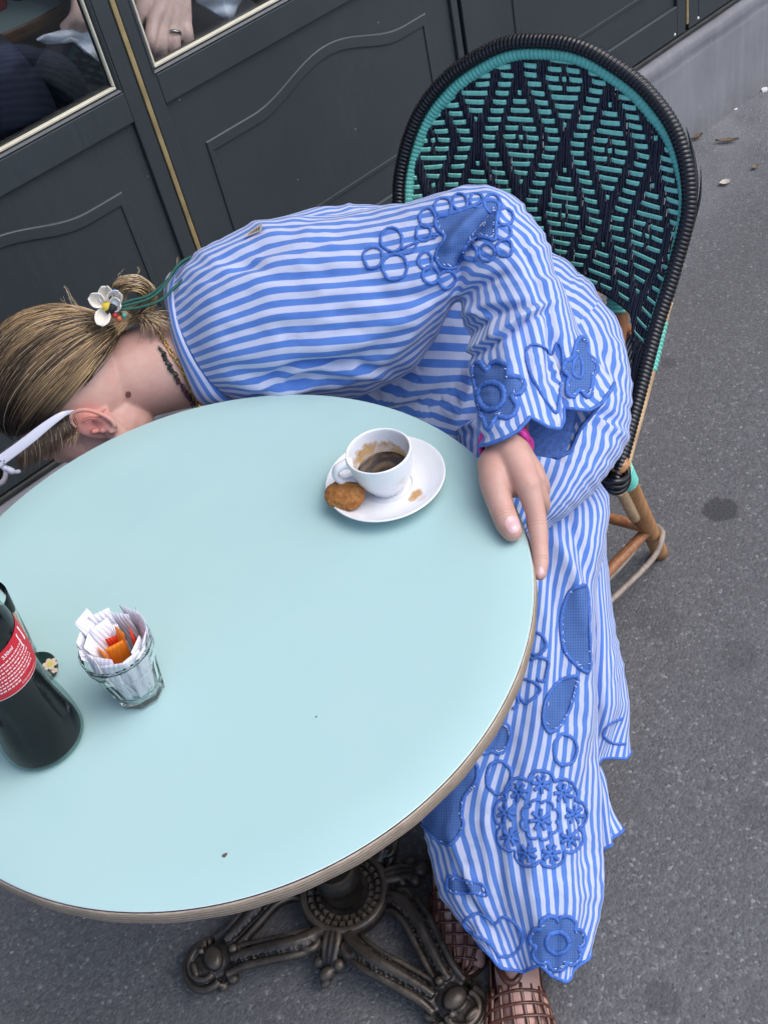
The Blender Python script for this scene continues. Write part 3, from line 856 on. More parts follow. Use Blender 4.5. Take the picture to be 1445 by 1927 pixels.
# biscuit on the saucer's rim
bc = PZ(649, 932, TZ + .022)
bm = bmesh.new(); bmesh.ops.create_icosphere(bm, subdivisions=5, radius=1)
from mathutils import noise as mn
bu = nrm(PZ(690, 945, .76) - PZ(608, 925, .76)); bw = nrm(np.array([0, 0, 1]) - .25 * nrm(np.array([SX, SY, 0]) - bc * [1, 1, 0])); bw = nrm(bw - bu * (bw @ bu)); bt = np.cross(bw, bu)
for q in bm.verts:
    p = q.co.copy()
    n = mn.noise(p * 1.7) * .06 + mn.noise(p * 4.5) * .035 + mn.noise(p * 13) * .014 + mn.noise(p * 27) * .010
    x, y, z = p
    z = (z * .60 if z > 0 else max(z, -.55) * .62); r = (1 + n)
    if x < -.6: y *= .85
    sx = math.copysign(abs(x) ** .85, x); sy = math.copysign(abs(y) ** .8, y)
    w = bc + (bu * sx * .0245 + bt * sy * .0185 + bw * z * .0175) * r
    q.co = Vector(w)
def m_biscuit():
    g = G('baked_biscuit'); c = g.co()
    n = g.noise(c, 90, 6, .7); b = g.noise(c, 26, 4)
    col = g.ramp(g.math('ADD', g.math('MULTIPLY', n, .55), g.math('MULTIPLY', b, .45)), (.36, (.17, .058, .016)), (.5, (.34, .140, .040)), (.62, (.50, .25, .085)))
    g.set(color=col, rough=.75, spec=.25); g.bump(g.math('ADD', g.noise(c, 240, 5, .7), g.vor(c, 160)), .6, .0016)
    return g.m
tag(bmobj('biscuit', bm, m_biscuit(), None, True), 'golden brown biscuit leaning on the edge of the white saucer', 'biscuit')

# ---- tumbler of sugar sachets
def m_clear(name, tint, rough=.01, ior=1.48):
    g = G(name); nt = g.nt
    gl = g.n('BsdfGlass'); gl.inputs[0].default_value = tint; gl.inputs['Roughness'].default_value = rough; gl.inputs['IOR'].default_value = ior
    g.l(gl.outputs[0], g.out.inputs[0]); return g.m
M_GLASS = m_clear('pressed_glass', (.985, .995, .992, 1), .01, 1.22)
gx, gy = -.1205, -.034
def faceted(prof, facets, amount, k=90, c=(0, 0, 0)):
    pr = np.asarray(prof, float); V = []; n = len(pr)
    for (r, z, a) in pr:
        for j in range(k):
            t = 2 * pi * j / k; q = (t % (2 * pi / facets)) - pi / facets
            flat = cos(pi / facets) / cos(q)
            V.append((c[0] + r * (1 + a * (flat - 1) * 1.35) * cos(t), c[1] + r * (1 + a * (flat - 1) * 1.35) * sin(t), c[2] + z))
    Fc = [(i * k + j, i * k + (j + 1) % k, (i + 1) * k + (j + 1) % k, (i + 1) * k + j) for i in range(n - 1) for j in range(k)]
    return np.array(V), Fc
tum = empty('tumbler'); tag(tum, 'faceted glass tumbler packed with white and orange sugar sachets', 'tumbler')
prof = [(0, .0015, 0), (.022, .0015, .6), (.0248, .0, 1), (.0262, .002, 1), (.0272, .010, 1), (.0300, .030, 1), (.0322, .045, 1), (.0333, .052, .8), (.0340, .056, .2), (.0362, .060, 0), (.0368, .066, 0), (.0372, .0760, 0), (.0373, .0800, 0), (.0366, .0812, 0), (.0357, .0806, 0), (.0345, .072, 0), (.0322, .058, 0), (.0282, .044, 0), (.0245, .022, .0), (.0222, .0105, 0), (.018, .0085, 0), (0, .0085, 0)]
v, f = faceted(prof, 9, .75, 90, (gx, gy, TZ + .0006)); mk('tumbler_glass', v, f, M_GLASS, tum, smooth=False)
tum.children[0].data.polygons.foreach_set('use_smooth', [i // 90 >= 10 for i in range(len(f))])
settle(tum, (gx, gy, TZ))
def m_sachet(name, col, ridges=True, ink=None):
    g = G(name); uv = g.n('UVMap').outputs[0]
    x = g.n('SeparateXYZ'); g.l(uv, x.inputs[0])
    c = col
    wv = g.math('SINE', g.math('MULTIPLY', g.math('ADD', x.outputs[0], g.math('MULTIPLY', x.outputs[1], .35)), 75))
    if ink:
        spot = g.ramp(g.noise(g.mapv(uv, (6, 5, 1)), 2.6, 2), (.70, GREY(0)), (.73, GREY(.7)))
        c = g.mix(spot, col, ink)
        c = g.mix(g.math('MULTIPLY', g.math('GREATER_THAN', wv, .45), .16), c, (.30, .30, .42, 1))
    g.set(color=c, rough=.55, spec=.3)
    g.b.inputs['Subsurface Weight'].default_value = 0
    g.bump(wv, .5, .0006)
    return g.m
M_SW = m_sachet('white_sachet_paper', (.74, .74, .79, 1), True, (.20, .20, .27, 1)); M_SO = m_sachet('orange_sachet_paper', (.80, .22, .015, 1)); M_SR = m_sachet('red_sachet_paper', (.62, .04, .012, 1))
def sachet_mesh(w, l, th, sd):
    r = np.random.default_rng(sd); nu, nv = 9, 15; V = []; UV = []
    tw = r.normal(0, .06); bend = r.normal(0, .004)
    for s in (1, -1):
        for i in range(nv):
            b = i / (nv - 1)
            for j in range(nu):
                a = j / (nu - 1)
                crimp = min(1, min(b, 1 - b) / .13)
                e = (sin(pi * a) ** .5 if 0 < a < 1 else 0) * crimp ** .6
                x = (a - .5) * w; z = b * l
                y = s * (th * .5 * e * (1 + .18 * sin(9 * b + sd)) + .00018) + bend * sin(pi * b) + tw * x * (b - .5) * 2 + .0006 * sin(a * 17 + b * 5 + sd) * (crimp > .9)
                V.append((x, y, z)); UV.append((a * .4, b))
    Fc = []
    m = nu * nv
    for i in range(nv - 1):
        for j in range(nu - 1):
            q = i * nu + j
            Fc.append((q, q + 1, q + nu + 1, q + nu)); Fc.append((m + q, m + q + nu, m + q + nu + 1, m + q + 1))
    edge = [j for j in range(nu)] + [i * nu + nu - 1 for i in range(1, nv)] + [(nv - 1) * nu + j for j in range(nu - 2, -1, -1)] + [i * nu for i in range(nv - 2, 0, -1)]
    for q in range(len(edge)):
        a, b = edge[q], edge[(q + 1) % len(edge)]; Fc.append((a, m + a, m + b, b))
    return np.array(V), Fc, UV
# (angle on the rim in the picture: 0 = right, counter-clockwise), radius of the top, height of the top, width, material, label
SACH = [
    (150, .034, .108, .019, M_SW, 'crumpled white sachet hanging out furthest over the left rim of the tumbler'),
    (122, .027, .104, .021, M_SW, 'white sachet with ridges standing at the far left of the sugar tumbler'),
    (100, .018, .090, .010, M_SW, 'narrow white sachet edge-on at the back of the tumbler'),
    (62, .032, .101, .021, M_SW, 'ridged white sachet at the far side of the tumbler, next to orange paper'),
    (38, .036, .099, .020, M_SW, 'smooth white sachet at the far right of the tumbler'),
    (8, .0335, .087, .021, M_SW, 'white sachet low inside the right rim of the tumbler'),
    (-38, .028, .083, .019, M_SW, 'white sachet with a pointed corner inside the near right rim'),
    (-80, .0285, .085, .022, M_SW, 'striped white sachet at the near side of the tumbler'),
    (-128, .027, .092, .019, M_SW, 'white sachet with printing at the near left of the tumbler'),
    (178, .031, .098, .018, M_SW, 'plain bright white sachet at the left of the tumbler'),
    (-158, .0335, .088, .021, M_SW, 'pale lilac white sachet leaning on the near left rim'),
    (-60, .007, .088, .018, M_SO, 'light orange sachet standing in the middle of the tumbler'),
    (55, .012, .092, .014, M_SO, 'orange sachet behind the middle of the tumbler'),
    (25, .020, .091, .013, M_SR, 'red orange sachet at the right of the orange ones'),
    (-140, .014, .083, .015, M_SO, 'darker orange sachet folded beside the light orange one'),
    (136, .020, .097, .020, M_SW, 'white sachet second from the far left, behind the overhanging one'),
    (80, .0265, .097, .019, M_SW, 'white sachet at the very back rim, between two ridged ones'),
    (-8, .024, .084, .020, M_SW, 'white sachet just inside the lowest one on the right'),
    (-105, .021, .086, .020, M_SW, 'white sachet behind the striped one at the near side'),
    (-176, .024, .094, .019, M_SW, 'white sachet behind the plain bright one at the left'),
    (-20, .0315, .080, .016, M_SW, 'lowest white sachet pressed to the right glass wall'),
    (110, .008, .084, .014, M_SR, 'red sachet half hidden between white ones'),
]
vx = nrm(AX[:, 0] * [1, 1, 0]); vy = nrm(np.cross([0, 0, 1.], vx))
gc = np.array([gx, gy, TZ])
for i, (an, rt, ht, w, mt, lb) in enumerate(SACH):
    a = radians(an - 4); dr = vx * cos(a) + vy * sin(a)
    rb = min(.0195, rt * .68)
    bot = gc + dr * rb * (.8 if rt > .02 else .5) + np.array([0, 0, .010 + .0015 * (i % 3)])
    top = gc + dr * rt + np.array([0, 0, ht])
    zax = nrm(top - bot); yax = nrm(dr - zax * (dr @ zax)); xax = np.cross(yax, zax)
    v, f, uv = sachet_mesh(w * 1.08, np.linalg.norm(top - bot), .0035, i + 3)
    v = bot + v[:, :1] * xax + v[:, 1:2] * yax + v[:, 2:3] * zax
    o = mk('sugar_sachet', v, f, mt, None, True, uv); tag(o, lb, 'sugar sachet', 'sugar sachets in the tumbler')

# ---- cola bottle
bx, by = -.221, -.004
bot = empty('cola_bottle'); tag(bot, 'glass bottle of dark cola with a red label, cut by the left edge', 'bottle')
M_BGLASS = m_glass_pane(); M_BGLASS.name = 'bottle_glass'
for _n in M_BGLASS.node_tree.nodes:
    if _n.type == 'BSDF_TRANSPARENT': _n.inputs[0].default_value = (.72, .82, .80, 1)
    if _n.type == 'MATH' and _n.operation == 'ADD': _n.inputs[1].default_value = .034
BS = 1.05
bp = [(.0, .004), (.028, .003), (.034, .0), (.0375, .0015), (.0398, .006), (.0405, .014), (.0402, .028), (.0385, .045), (.0362, .062), (.0345, .082), (.0340, .100), (.0343, .1145), (.0362, .130), (.0370, .150), (.0368, .172), (.0355, .186), (.031, .206), (.0235, .228), (.0170, .248), (.0142, .266), (.0138, .278), (.0155, .280), (.0155, .287), (.0138, .289)]
bp = [(r * BS, h) for r, h in bp]
op = spline(bp, 90)
def flute(h): return max(0, min(1, (h - .022) / .03)) * max(0, min(1, (.108 - h) / .03)) + max(0, min(1, (h - .19) / .02)) * max(0, min(1, (.25 - h) / .02))
k = 80
V = []
for r, h in op:
    for j in range(k):
        t = 2 * pi * j / k
        rr = r * (1 + .050 * flute(h) * (abs(cos(t * 5)) ** .8 - .6)); V.append((bx + rr * cos(t), by + rr * sin(t), TZ + .0006 + h))
ip = [(max(0, r - .0032), max(h, .007)) for r, h in op[4:]][::-1]
for r, h in ip:
    for j in range(k):
        t = 2 * pi * j / k; V.append((bx + r * cos(t), by + r * sin(t), TZ + .0006 + h))
n = len(op) + len(ip)
Fc = [(i * k + j, i * k + (j + 1) % k, (i + 1) * k + (j + 1) % k, (i + 1) * k + j) for i in range(len(op) - 1) for j in range(k)]
mk('bottle_glass', V, Fc, M_BGLASS, bot)
lp = [(max(0, r - .0031), max(h, .0065)) for r, h in op if h < .245]
lp = [(max(0, r - .0008 * (.02 < h < .11)), h) for r, h in lp]
lp = [(0, .006)] + lp[6:] + [(0, lp[-1][1])]
v, f = lathe([(r, TZ + .0006 + h) for r, h in lp], 64, (bx, by, 0))
def m_cola():
    g = G('cola'); g.set(color=(.006, .0055, .006, 1), rough=.5, spec=.02); return g.m
mk('cola', v, f, m_cola(), bot)
def rad_at(h): return float(np.interp(h, op[:, 1], op[:, 0]))
LH0, LH1 = .116, .171
hs = np.linspace(LH0, LH1, 16)
v, f = lathe([(rad_at(h) + .0005, TZ + .0006 + h) for h in hs], 96, (bx, by, 0))
lab = mk('paper_label', v, f, m_simple('red_label_print', (.50, .007, .024), .55, nz=.04, nsc=60), bot)
v, f = lathe([(rad_at(h) + .0007, TZ + .0006 + h) for h in (LH0 + .0002, LH0 + .0009)], 96, (bx, by, 0))
M_WPRINT = m_simple('white_print', (.78, .62, .64), .5); M_WPRINT2 = m_simple('clear_white_print', (.80, .74, .75), .5)
sub_of(lab, mk('label_border', v, f, M_WPRINT2, bot))
# angle of the label that faces the lens
a_cam = math.atan2(EYE[1] - by, EYE[0] - bx)
def wrap_text(txt, size, ang, h, mat, name, par, squeeze=1.0, bold=0.0):
    cu = bpy.data.curves.new(name, 'FONT'); cu.body = txt; cu.size = size; cu.align_x = 'CENTER'; cu.offset = bold; cu.resolution_u = 2
    to = bpy.data.objects.new('t', cu); COL.objects.link(to)
    dg = bpy.context.evaluated_depsgraph_get(); me = bpy.data.meshes.new_from_object(to.evaluated_get(dg))
    bpy.data.objects.remove(to); bpy.data.curves.remove(cu)
    bm = bmesh.new(); bm.from_mesh(me); bpy.data.meshes.remove(me)
    for q in bm.verts:
        x, y = q.co.x * squeeze, q.co.y
        hh = h + y; r = rad_at(hh) + .0009; a = ang + x / r
        q.co = Vector((bx + r * cos(a), by + r * sin(a), TZ + .0006 + hh))
    return sub_of(par, bmobj(name, bm, mat, par))
wrap_text('330ml', .0062, a_cam + .40, LH1 - .0088, M_WPRINT2, 'lettering', lab, .95, .0001)
wrap_text('OXI MAROCCO', .0036, a_cam + .62, LH0 + .0045, M_WPRINT2, 'lettering', lab, .95)
# the small print is too fine to read: fine broken lines
mb = MB(); rs = random.Random(4)
for row in range(8):
    h = LH1 - .0135 - row * .0044
    a = a_cam - 1.35
    while a < a_cam + (.92 if row < 7 else .25):
        ln = rs.uniform(.02, .09)
        q = []
        for s in range(4):
            aa = a + ln * s / 3; r = rad_at(h) + .0008
            for dz in (-.00085, .00085): q.append((bx + r * cos(aa), by + r * sin(aa), TZ + .0006 + h + dz))
        mb.add(q, [(0, 2, 3, 1), (2, 4, 5, 3), (4, 6, 7, 5)])
        a += ln + rs.uniform(.014, .035)
sm = mb.build('small_print', M_WPRINT, bot); tag(sub_of(lab, sm), kind='stuff')
mb = MB()
q = []
for (da, h) in ((.86, LH1 - .004), (1.16, LH1 - .004), (1.16, LH1 - .022), (.86, LH1 - .022)):
    r = rad_at(h) + .0008; q.append((bx + r * cos(a_cam + da), by + r * sin(a_cam + da), TZ + .0006 + h))
mb.add(q, [(0, 1, 2, 3)]); sub_of(lab, mb.build('printed_box', M_WPRINT2, bot))
settle(bot, (bx, by, TZ))

# ---- tall glass behind the bottle, cut by the picture's edge
t2 = PZ(-14, 1176, TZ + .062)
hg = empty('drinking_glass'); tag(hg, 'tall clear glass with a tan iced drink behind the cola bottle', 'glass')
prof = [(0, .001), (.022, 0), (.0245, .002), (.027, .03), (.0300, .07), (.0322, .097), (.0318, .0985), (.0308, .0975), (.0285, .07), (.0255, .03), (.022, .010), (0, .009)]
v, f = lathe([(r, TZ + .0006 + z) for r, z in prof], 64, (t2[0], t2[1], 0)); mk('tumbler_wall', v, f, M_GLASS, hg)
v, f = lathe([(0, TZ + .011), (.0215, TZ + .0115), (.0252, TZ + .031), (.0270, TZ + .062), (0, TZ + .062)], 48, (t2[0], t2[1], 0))
mk('iced_drink', v, f, m_simple('tan_drink', (.46, .27, .13), .2, nz=.2, nsc=40), hg)
settle(hg, (t2[0], t2[1], TZ))
# ---- small round dark green tin printed with a cream flower
tc = PZ(69, 1262, TZ + .004)
tin = empty('round_tin'); tag(tin, 'small round dark green tin with a cream flower, half behind the bottle', 'tin')
v, f = lathe([(0, TZ + .0003), (.0225, TZ + .0003), (.0235, TZ + .0015), (.0235, TZ + .0065), (.0222, TZ + .0080), (0, TZ + .0082)], 64, (tc[0], tc[1], 0))
lidm = mk('lid', v, f, m_simple('dark_green_enamel', (.006, .026, .020), .3), tin)
def disc(c, r, z, n=14, sx=1, ang=0):
    return [(c[0] + r * cos(t) * cos(ang) - r * sx * sin(t) * sin(ang), c[1] + r * cos(t) * sin(ang) + r * sx * sin(t) * cos(ang), z) for t in np.arange(n) / n * 2 * pi]
fl = PZ(95, 1250, TZ + .0082)
mbp, mbc = MB(), MB()
for i in range(6):
    a = i * pi / 3 + .3; c = (fl[0] + .0052 * cos(a), fl[1] + .0052 * sin(a)); d = disc(c, .0036, TZ + .00845 + i * .00004, 14, .8, a); mbp.add(d, [tuple(range(14))])
d = disc(fl, .0036, TZ + .0089); mbc.add(d, [tuple(range(14))])
f2 = PZ(104, 1262, TZ + .0082)
for i in range(5):
    a = i * pi / 2.5; d = disc((f2[0] + .002 * cos(a), f2[1] + .002 * sin(a)), .0016, TZ + .00845 + i * .00004); mbp.add(d, [tuple(range(14))])
sub_of(lidm, mbp.build('flower_print', m_simple('cream_print', (.62, .50, .38), .5), tin, False)); sub_of(lidm, mbc.build('flower_centre', m_simple('yellow_print', (.55, .50, .10), .5), tin, False))
settle(tin, (tc[0], tc[1], TZ))

# ================================================================== THE WOMAN: DRESS
person = empty('person')
tag(person, 'woman in a blue striped dress slumped on the chair, her head below the table edge', 'person')
def m_cloth(name='striped_cotton', duty=.5, dark=1.0):
    g = G(name); uv = g.n('UVMap').outputs[0]; x = g.n('SeparateXYZ'); g.l(uv, x.inputs[0])
    co = g.co()
    wob = g.math('MULTIPLY', g.math('SUBTRACT', g.noise(co, 9, 3), .5), .10)
    fr = g.math('FRACT', g.math('ADD', x.outputs[0], wob))
    tri = g.math('ABSOLUTE', g.math('SUBTRACT', fr, .5))
    k = g.ramp(tri, (.225, GREY(0)), (.262, GREY(1)))
    th = g.noise(g.mapv(uv, (90, 900, 1)), 6, 3, .7); th2 = g.noise(g.mapv(uv, (40, 60, 1)), 8, 3, .7)
    blue = g.mix(g.ramp(th, (.3, GREY(0)), (.75, GREY(.45))), (.070, .178, .52, 1), (.125, .25, .61, 1))
    white = g.mix(g.ramp(th2, (.35, GREY(0)), (.75, GREY(.5))), (.48, .52, .685, 1), (.42, .465, .65, 1))
    g.set(color=g.mix(k, white, blue), rough=.85, spec=.2, sheen=.25)
    h = g.math('ADD', g.math('MULTIPLY', th, .35), g.math('MULTIPLY', g.noise(co, 55, 4, .6), 1.3))
    g.bump(h, .32, .0022)
    return g.m
def m_net():
    g = G('blue_net_inset'); uv = g.n('UVMap').outputs[0]; x = g.n('SeparateXYZ'); g.l(uv, x.inputs[0])
    a = g.math('SINE', g.math('MULTIPLY', x.outputs[0], 2 * pi / 3.1)); b = g.math('SINE', g.math('MULTIPLY', x.outputs[1], 2 * pi / 2.9))
    k = g.math('MAXIMUM', a, b)
    g.set(color=g.mix(g.ramp(k, (.3, GREY(0)), (.8, GREY(1))), (.035, .075, .22, 1), (.095, .19, .46, 1)), rough=.8, spec=.2)
    g.bump(k, .3, .0005); return g.m
M_CLOTH = m_cloth(); M_NET = m_net()
M_CORD = m_simple('blue_embroidery_thread', (.052, .145, .47), .8, nz=.30, nsc=300, bump=.5, bsc=700)
M_FRAY = m_simple('frayed_white_thread', (.60, .68, .88), .9)
M_INSIDE = m_simple('blue_cloth_reverse', (.055, .12, .36), .9, nz=.3, nsc=200, bump=.3, bsc=600)

def seg_dist(P, a, b):
    ab = b - a; t = np.clip(((P - a) @ ab) / max(1e-9, ab @ ab), 0, 1)
    return np.linalg.norm(P - (a + t[:, None] * ab), axis=1), t
def loft(rings, n, k, N, hem=None, hem0=.8, start=None, ripple=None, creases=(), noise_a=.0, flat=1.0, v_uv=1.0, seed=0, twist=0.0, bow=None, Nv=None, wrinkle=None):
    """rings: (Lx,Ly,Ld, Rx,Ry,Rd, half thickness). returns verts, faces, uv"""
    R = spline(rings, n); V = np.zeros((n, k + 1, 3)); UV = np.zeros((n, k + 1, 2)); O = np.zeros((n, k + 1, 3))
    th = pi / 2 + 2 * pi * np.arange(k + 1) / k
    for i in range(n):
        Lp, Rp = PD(*R[i, 0:3]), PD(*R[i, 3:6]); C = (Lp + Rp) / 2; A = (Rp - Lp) / 2
        B = nrm(C - EYE); B = nrm(B - A * (A @ B) / (A @ A)) * R[i, 6]
        t2 = th
        c, s = np.cos(t2), np.sin(t2)
        e = flat
        c2 = np.sign(c) * np.abs(c) ** e; s2 = np.sign(s) * np.abs(s) ** e
        V[i] = C + c2[:, None] * A + s2[:, None] * B
        O[i] = c[:, None] * A / np.linalg.norm(A) + s[:, None] * B / max(1e-9, np.linalg.norm(B))
    vv = np.linspace(0, 1, n)
    if hem is not None:
        front, back = hem
        def loop(pts, t0, t1):
            p = np.array(pts, float); d = np.concatenate([[0], np.cumsum(np.linalg.norm(np.diff(p[:, :2], axis=0), axis=1))]); d /= d[-1]
            return t0 + d * (t1 - t0), p
        tf, pf = loop(front, .25, .75); tb, pb = loop(back, .75, 1.25)
        T = np.concatenate([tf, tb[1:-1]]); Pp = np.concatenate([pf, pb[1:-1]])
        tq = np.arange(k + 1) / k; tq = np.where(tq < .25, tq + 1, tq)
        T = np.concatenate([T, [1.25]]); Pp = np.concatenate([Pp, pf[:1]])
        tgt = np.array([PD(*[np.interp(q, T, Pp[:, c_]) for c_ in range(3)]) for q in tq])
        w = np.clip((vv - hem0) / (1 - hem0), 0, 1); w = w * w * (3 - 2 * w) * .35 + w * .65
        V += w[:, None, None] * (tgt - V[-1])[None]
    if bow is not None:
        bv, bn = bow
        for i in range(int(n * bn)):
            V[i] += (np.maximum(0, -np.sin(th)) ** .8 * (1 - i / (n * bn)) ** 1.3)[:, None] * bv
    Nr = np.full(n, float(N)) if Nv is None else np.interp(vv, Nv[0], Nv[1])
    UV[..., 0] = (np.arange(k + 1) / k - .5)[None] * Nr[:, None] + 200.25 + twist * vv[:, None]
    L = np.concatenate([[0], np.cumsum(np.linalg.norm(np.diff(V[:, k // 2], axis=0), axis=1))])
    UV[..., 1] = L[:, None]
    if ripple is not None:
        for (m, amp, ph, f0, pw) in ripple:
            a = amp * np.clip((vv - f0) / (1 - f0), 0, 1) ** pw
            V += (a[:, None] * np.sin(m * th[None] + ph + 2.2 * vv[:, None]))[..., None] * O
    flatV, flatO = V.reshape(-1, 3), O.reshape(-1, 3)
    if noise_a:
        nz = np.array([mn.noise(Vector(tuple(p * 14)) + Vector((seed, 0, 0))) + .5 * mn.noise(Vector(tuple(p * 34))) for p in flatV])
        flatV = flatV + nz[:, None] * noise_a * flatO
    if wrinkle:
        px0 = project(flatV); w_ = np.zeros(len(flatV))
        for (amp, sx_, sy_, ang_, pw_) in wrinkle:
            ca, sa = cos(radians(ang_)), sin(radians(ang_))
            for q in range(len(flatV)):
                x_, y_ = px0[q, 0], px0[q, 1]
                a_ = (x_ * ca + y_ * sa) / sx_; b_ = (-x_ * sa + y_ * ca) / sy_
                wx = mn.noise(Vector((a_ * .6, b_ * .6, seed + 9.1))) * .8
                nv_ = mn.noise(Vector((a_ + wx, b_ + wx, seed + ang_)))
                w_[q] += amp * ((1 - abs(nv_) * 2.2) if pw_ else nv_)
        flatV = flatV + w_[:, None] * flatO
    if creases:
        px = project(flatV); fr = (np.tile(np.sin(th), n) < .35)
        for (pl_, w, amp) in creases:
            pl2 = np.array(pl_, float)
            if len(pl2) > 2: pl2 = spline(pl2, 24)
            dmin = np.full(len(flatV), 1e9); tt_ = np.zeros(len(flatV))
            for q in range(len(pl2) - 1):
                d, t = seg_dist(px[:, :2], pl2[q], pl2[q + 1]); m = d < dmin
                dmin[m] = d[m]; tt_[m] = (q + t[m]) / (len(pl2) - 1)
            env = np.clip(np.sin(pi * np.clip(tt_, .02, .98)), 0, 1) ** .5
            a = amp * np.exp(-(dmin / w) ** 2) * env * fr
            flatV = flatV + a[:, None] * flatO
    Fc = [(i * (k + 1) + j, i * (k + 1) + j + 1, (i + 1) * (k + 1) + j + 1, (i + 1) * (k + 1) + j) for i in range(n - 1) for j in range(k)]
    if start == 'cap': Fc.append(tuple(range(k - 1, -1, -1)))
    return flatV, Fc, UV.reshape(-1, 2)
CLOTHS = []
def garment(name, data, mat=None, parent=None):
    o = mk(name, data[0], data[1], mat or M_CLOTH, parent or person, True, data[2]); CLOTHS.append((data[0], data[1])); return o

# torso under the raised arm: collar to hip
torso = loft([
    (350, 512, 1.60, 392, 752, 1.60, .055), (400, 468, 1.62, 450, 760, 1.60, .085), (500, 425, 1.66, 545, 775, 1.63, .105),
    (600, 398, 1.69, 650, 800, 1.66, .110), (690, 388, 1.71, 760, 830, 1.68, .110), (790, 396, 1.73, 850, 860, 1.70, .105),
    (900, 430, 1.75, 900, 880, 1.72, .105), (1010, 470, 1.77, 930, 890, 1.72, .11), (1100, 535, 1.79, 960, 900, 1.72, .11), (1140, 600, 1.80, 990, 900, 1.72, .10)],
    90, 96, 50, noise_a=.004, twist=7, wrinkle=[(.0035, 90, 26, -25, 1)], creases=[
        ([(600, 452), (680, 425), (750, 400)], 10, -.006), ([(430, 470), (520, 440), (600, 425)], 9, -.006), ([(560, 430), (660, 405), (745, 395)], 6, .004),
        ([(640, 770), (740, 745), (830, 700)], 14, .014), ([(600, 745), (700, 738), (800, 690)], 9, -.012), ([(700, 790), (790, 765), (850, 715)], 10, -.012), ([(800, 800), (850, 740), (880, 690)], 12, -.014), ([(850, 790), (880, 740), (895, 700)], 8, .010)])
dress = garment('dress', torso)
# thigh and lap
lap = loft([
    (880, 690, 1.72, 1090, 525, 1.78, .05), (868, 730, 1.71, 1150, 610, 1.76, .095), (862, 775, 1.69, 1177, 710, 1.72, .10), (860, 820, 1.67, 1181, 785, 1.68, .10),
    (858, 880, 1.64, 1168, 845, 1.65, .10), (860, 940, 1.61, 1128, 905, 1.62, .095), (868, 1000, 1.59, 1075, 960, 1.60, .085), (890, 1035, 1.58, 1022, 1000, 1.59, .055), (925, 1050, 1.59, 985, 1032, 1.60, .02)],
    90, 110, 50, noise_a=.0035, wrinkle=[(.0032, 80, 24, 40, 1), (.0018, 40, 16, 75, 0)], creases=[
        ([(1075, 640), (1110, 690), (1160, 740)], 9, -.010), ([(1100, 600), (1140, 670), (1170, 720)], 8, -.006), ([(1085, 720), (1130, 775), (1176, 800)], 11, -.016), ([(1090, 745), (1140, 800), (1178, 822)], 8, .010),
        ([(1050, 880), (1070, 800), (1100, 770)], 12, -.008), ([(1000, 960), (1030, 880), (1050, 820)], 14, -.007), ([(1100, 900), (1130, 850), (1160, 830)], 10, .006),
        ([(860, 800), (890, 780), (920, 740)], 9, -.012), ([(845, 815), (880, 800), (910, 790)], 8, .010)])
lap_o = garment('dress_lap', lap); sub_of(dress, lap_o)
# the skirt that falls from the knee to the feet
skirt = loft([
    (875, 940, 1.70, 1120, 905, 1.72, .05), (872, 985, 1.67, 1138, 945, 1.70, .085), (880, 1060, 1.64, 1126, 1030, 1.67, .095), (880, 1150, 1.62, 1108, 1130, 1.65, .095),
    (868, 1270, 1.61, 1108, 1250, 1.63, .095), (832, 1410, 1.61, 1112, 1390, 1.63, .10), (800, 1530, 1.62, 1118, 1520, 1.62, .10), (812, 1600, 1.62, 1122, 1610, 1.62, .10), (836, 1680, 1.61, 1120, 1690, 1.61, .095), (880, 1750, 1.60, 1108, 1760, 1.60, .08)],
    170, 160, 50, hem=([(905, 1765, 1.57), (928, 1795, 1.545), (945, 1822, 1.54), (978, 1830, 1.535), (1000, 1822, 1.535), (1014, 1816, 1.535), (1035, 1836, 1.53), (1060, 1848, 1.53), (1078, 1838, 1.535), (1090, 1810, 1.55), (1103, 1776, 1.59)],
                 [(1103, 1776, 1.59), (1095, 1790, 1.64), (1050, 1800, 1.67), (1000, 1790, 1.67), (960, 1770, 1.66), (920, 1745, 1.63), (905, 1765, 1.57)]), hem0=.90,
    ripple=[(5, .007, .4, .15, .8), (9, .0035, 1.7, .1, .7), (3, .006, 2.1, 0, .6)], noise_a=.0028, seed=3, wrinkle=[(.0026, 30, 110, 8, 1), (.0014, 34, 20, 0, 0)], creases=[
        ([(1010, 1010), (1040, 1100), (1060, 1250), (1065, 1400)], 16, -.009), ([(1035, 1000), (1075, 1080), (1098, 1200), (1108, 1380)], 12, .012), ([(1060, 960), (1095, 1030), (1112, 1120)], 10, -.008),
        ([(960, 1400), (975, 1550), (985, 1720), (990, 1800)], 16, -.006), ([(1080, 1400), (1092, 1560), (1090, 1700)], 14, -.007), ([(850, 1600), (880, 1690), (940, 1770)], 12, -.010), ([(845, 1560), (870, 1640), (920, 1730)], 9, .008), ([(905, 1440), (915, 1560), (930, 1700)], 12, .006)])
skirt_o = garment('dress_skirt', skirt); sub_of(dress, skirt_o)
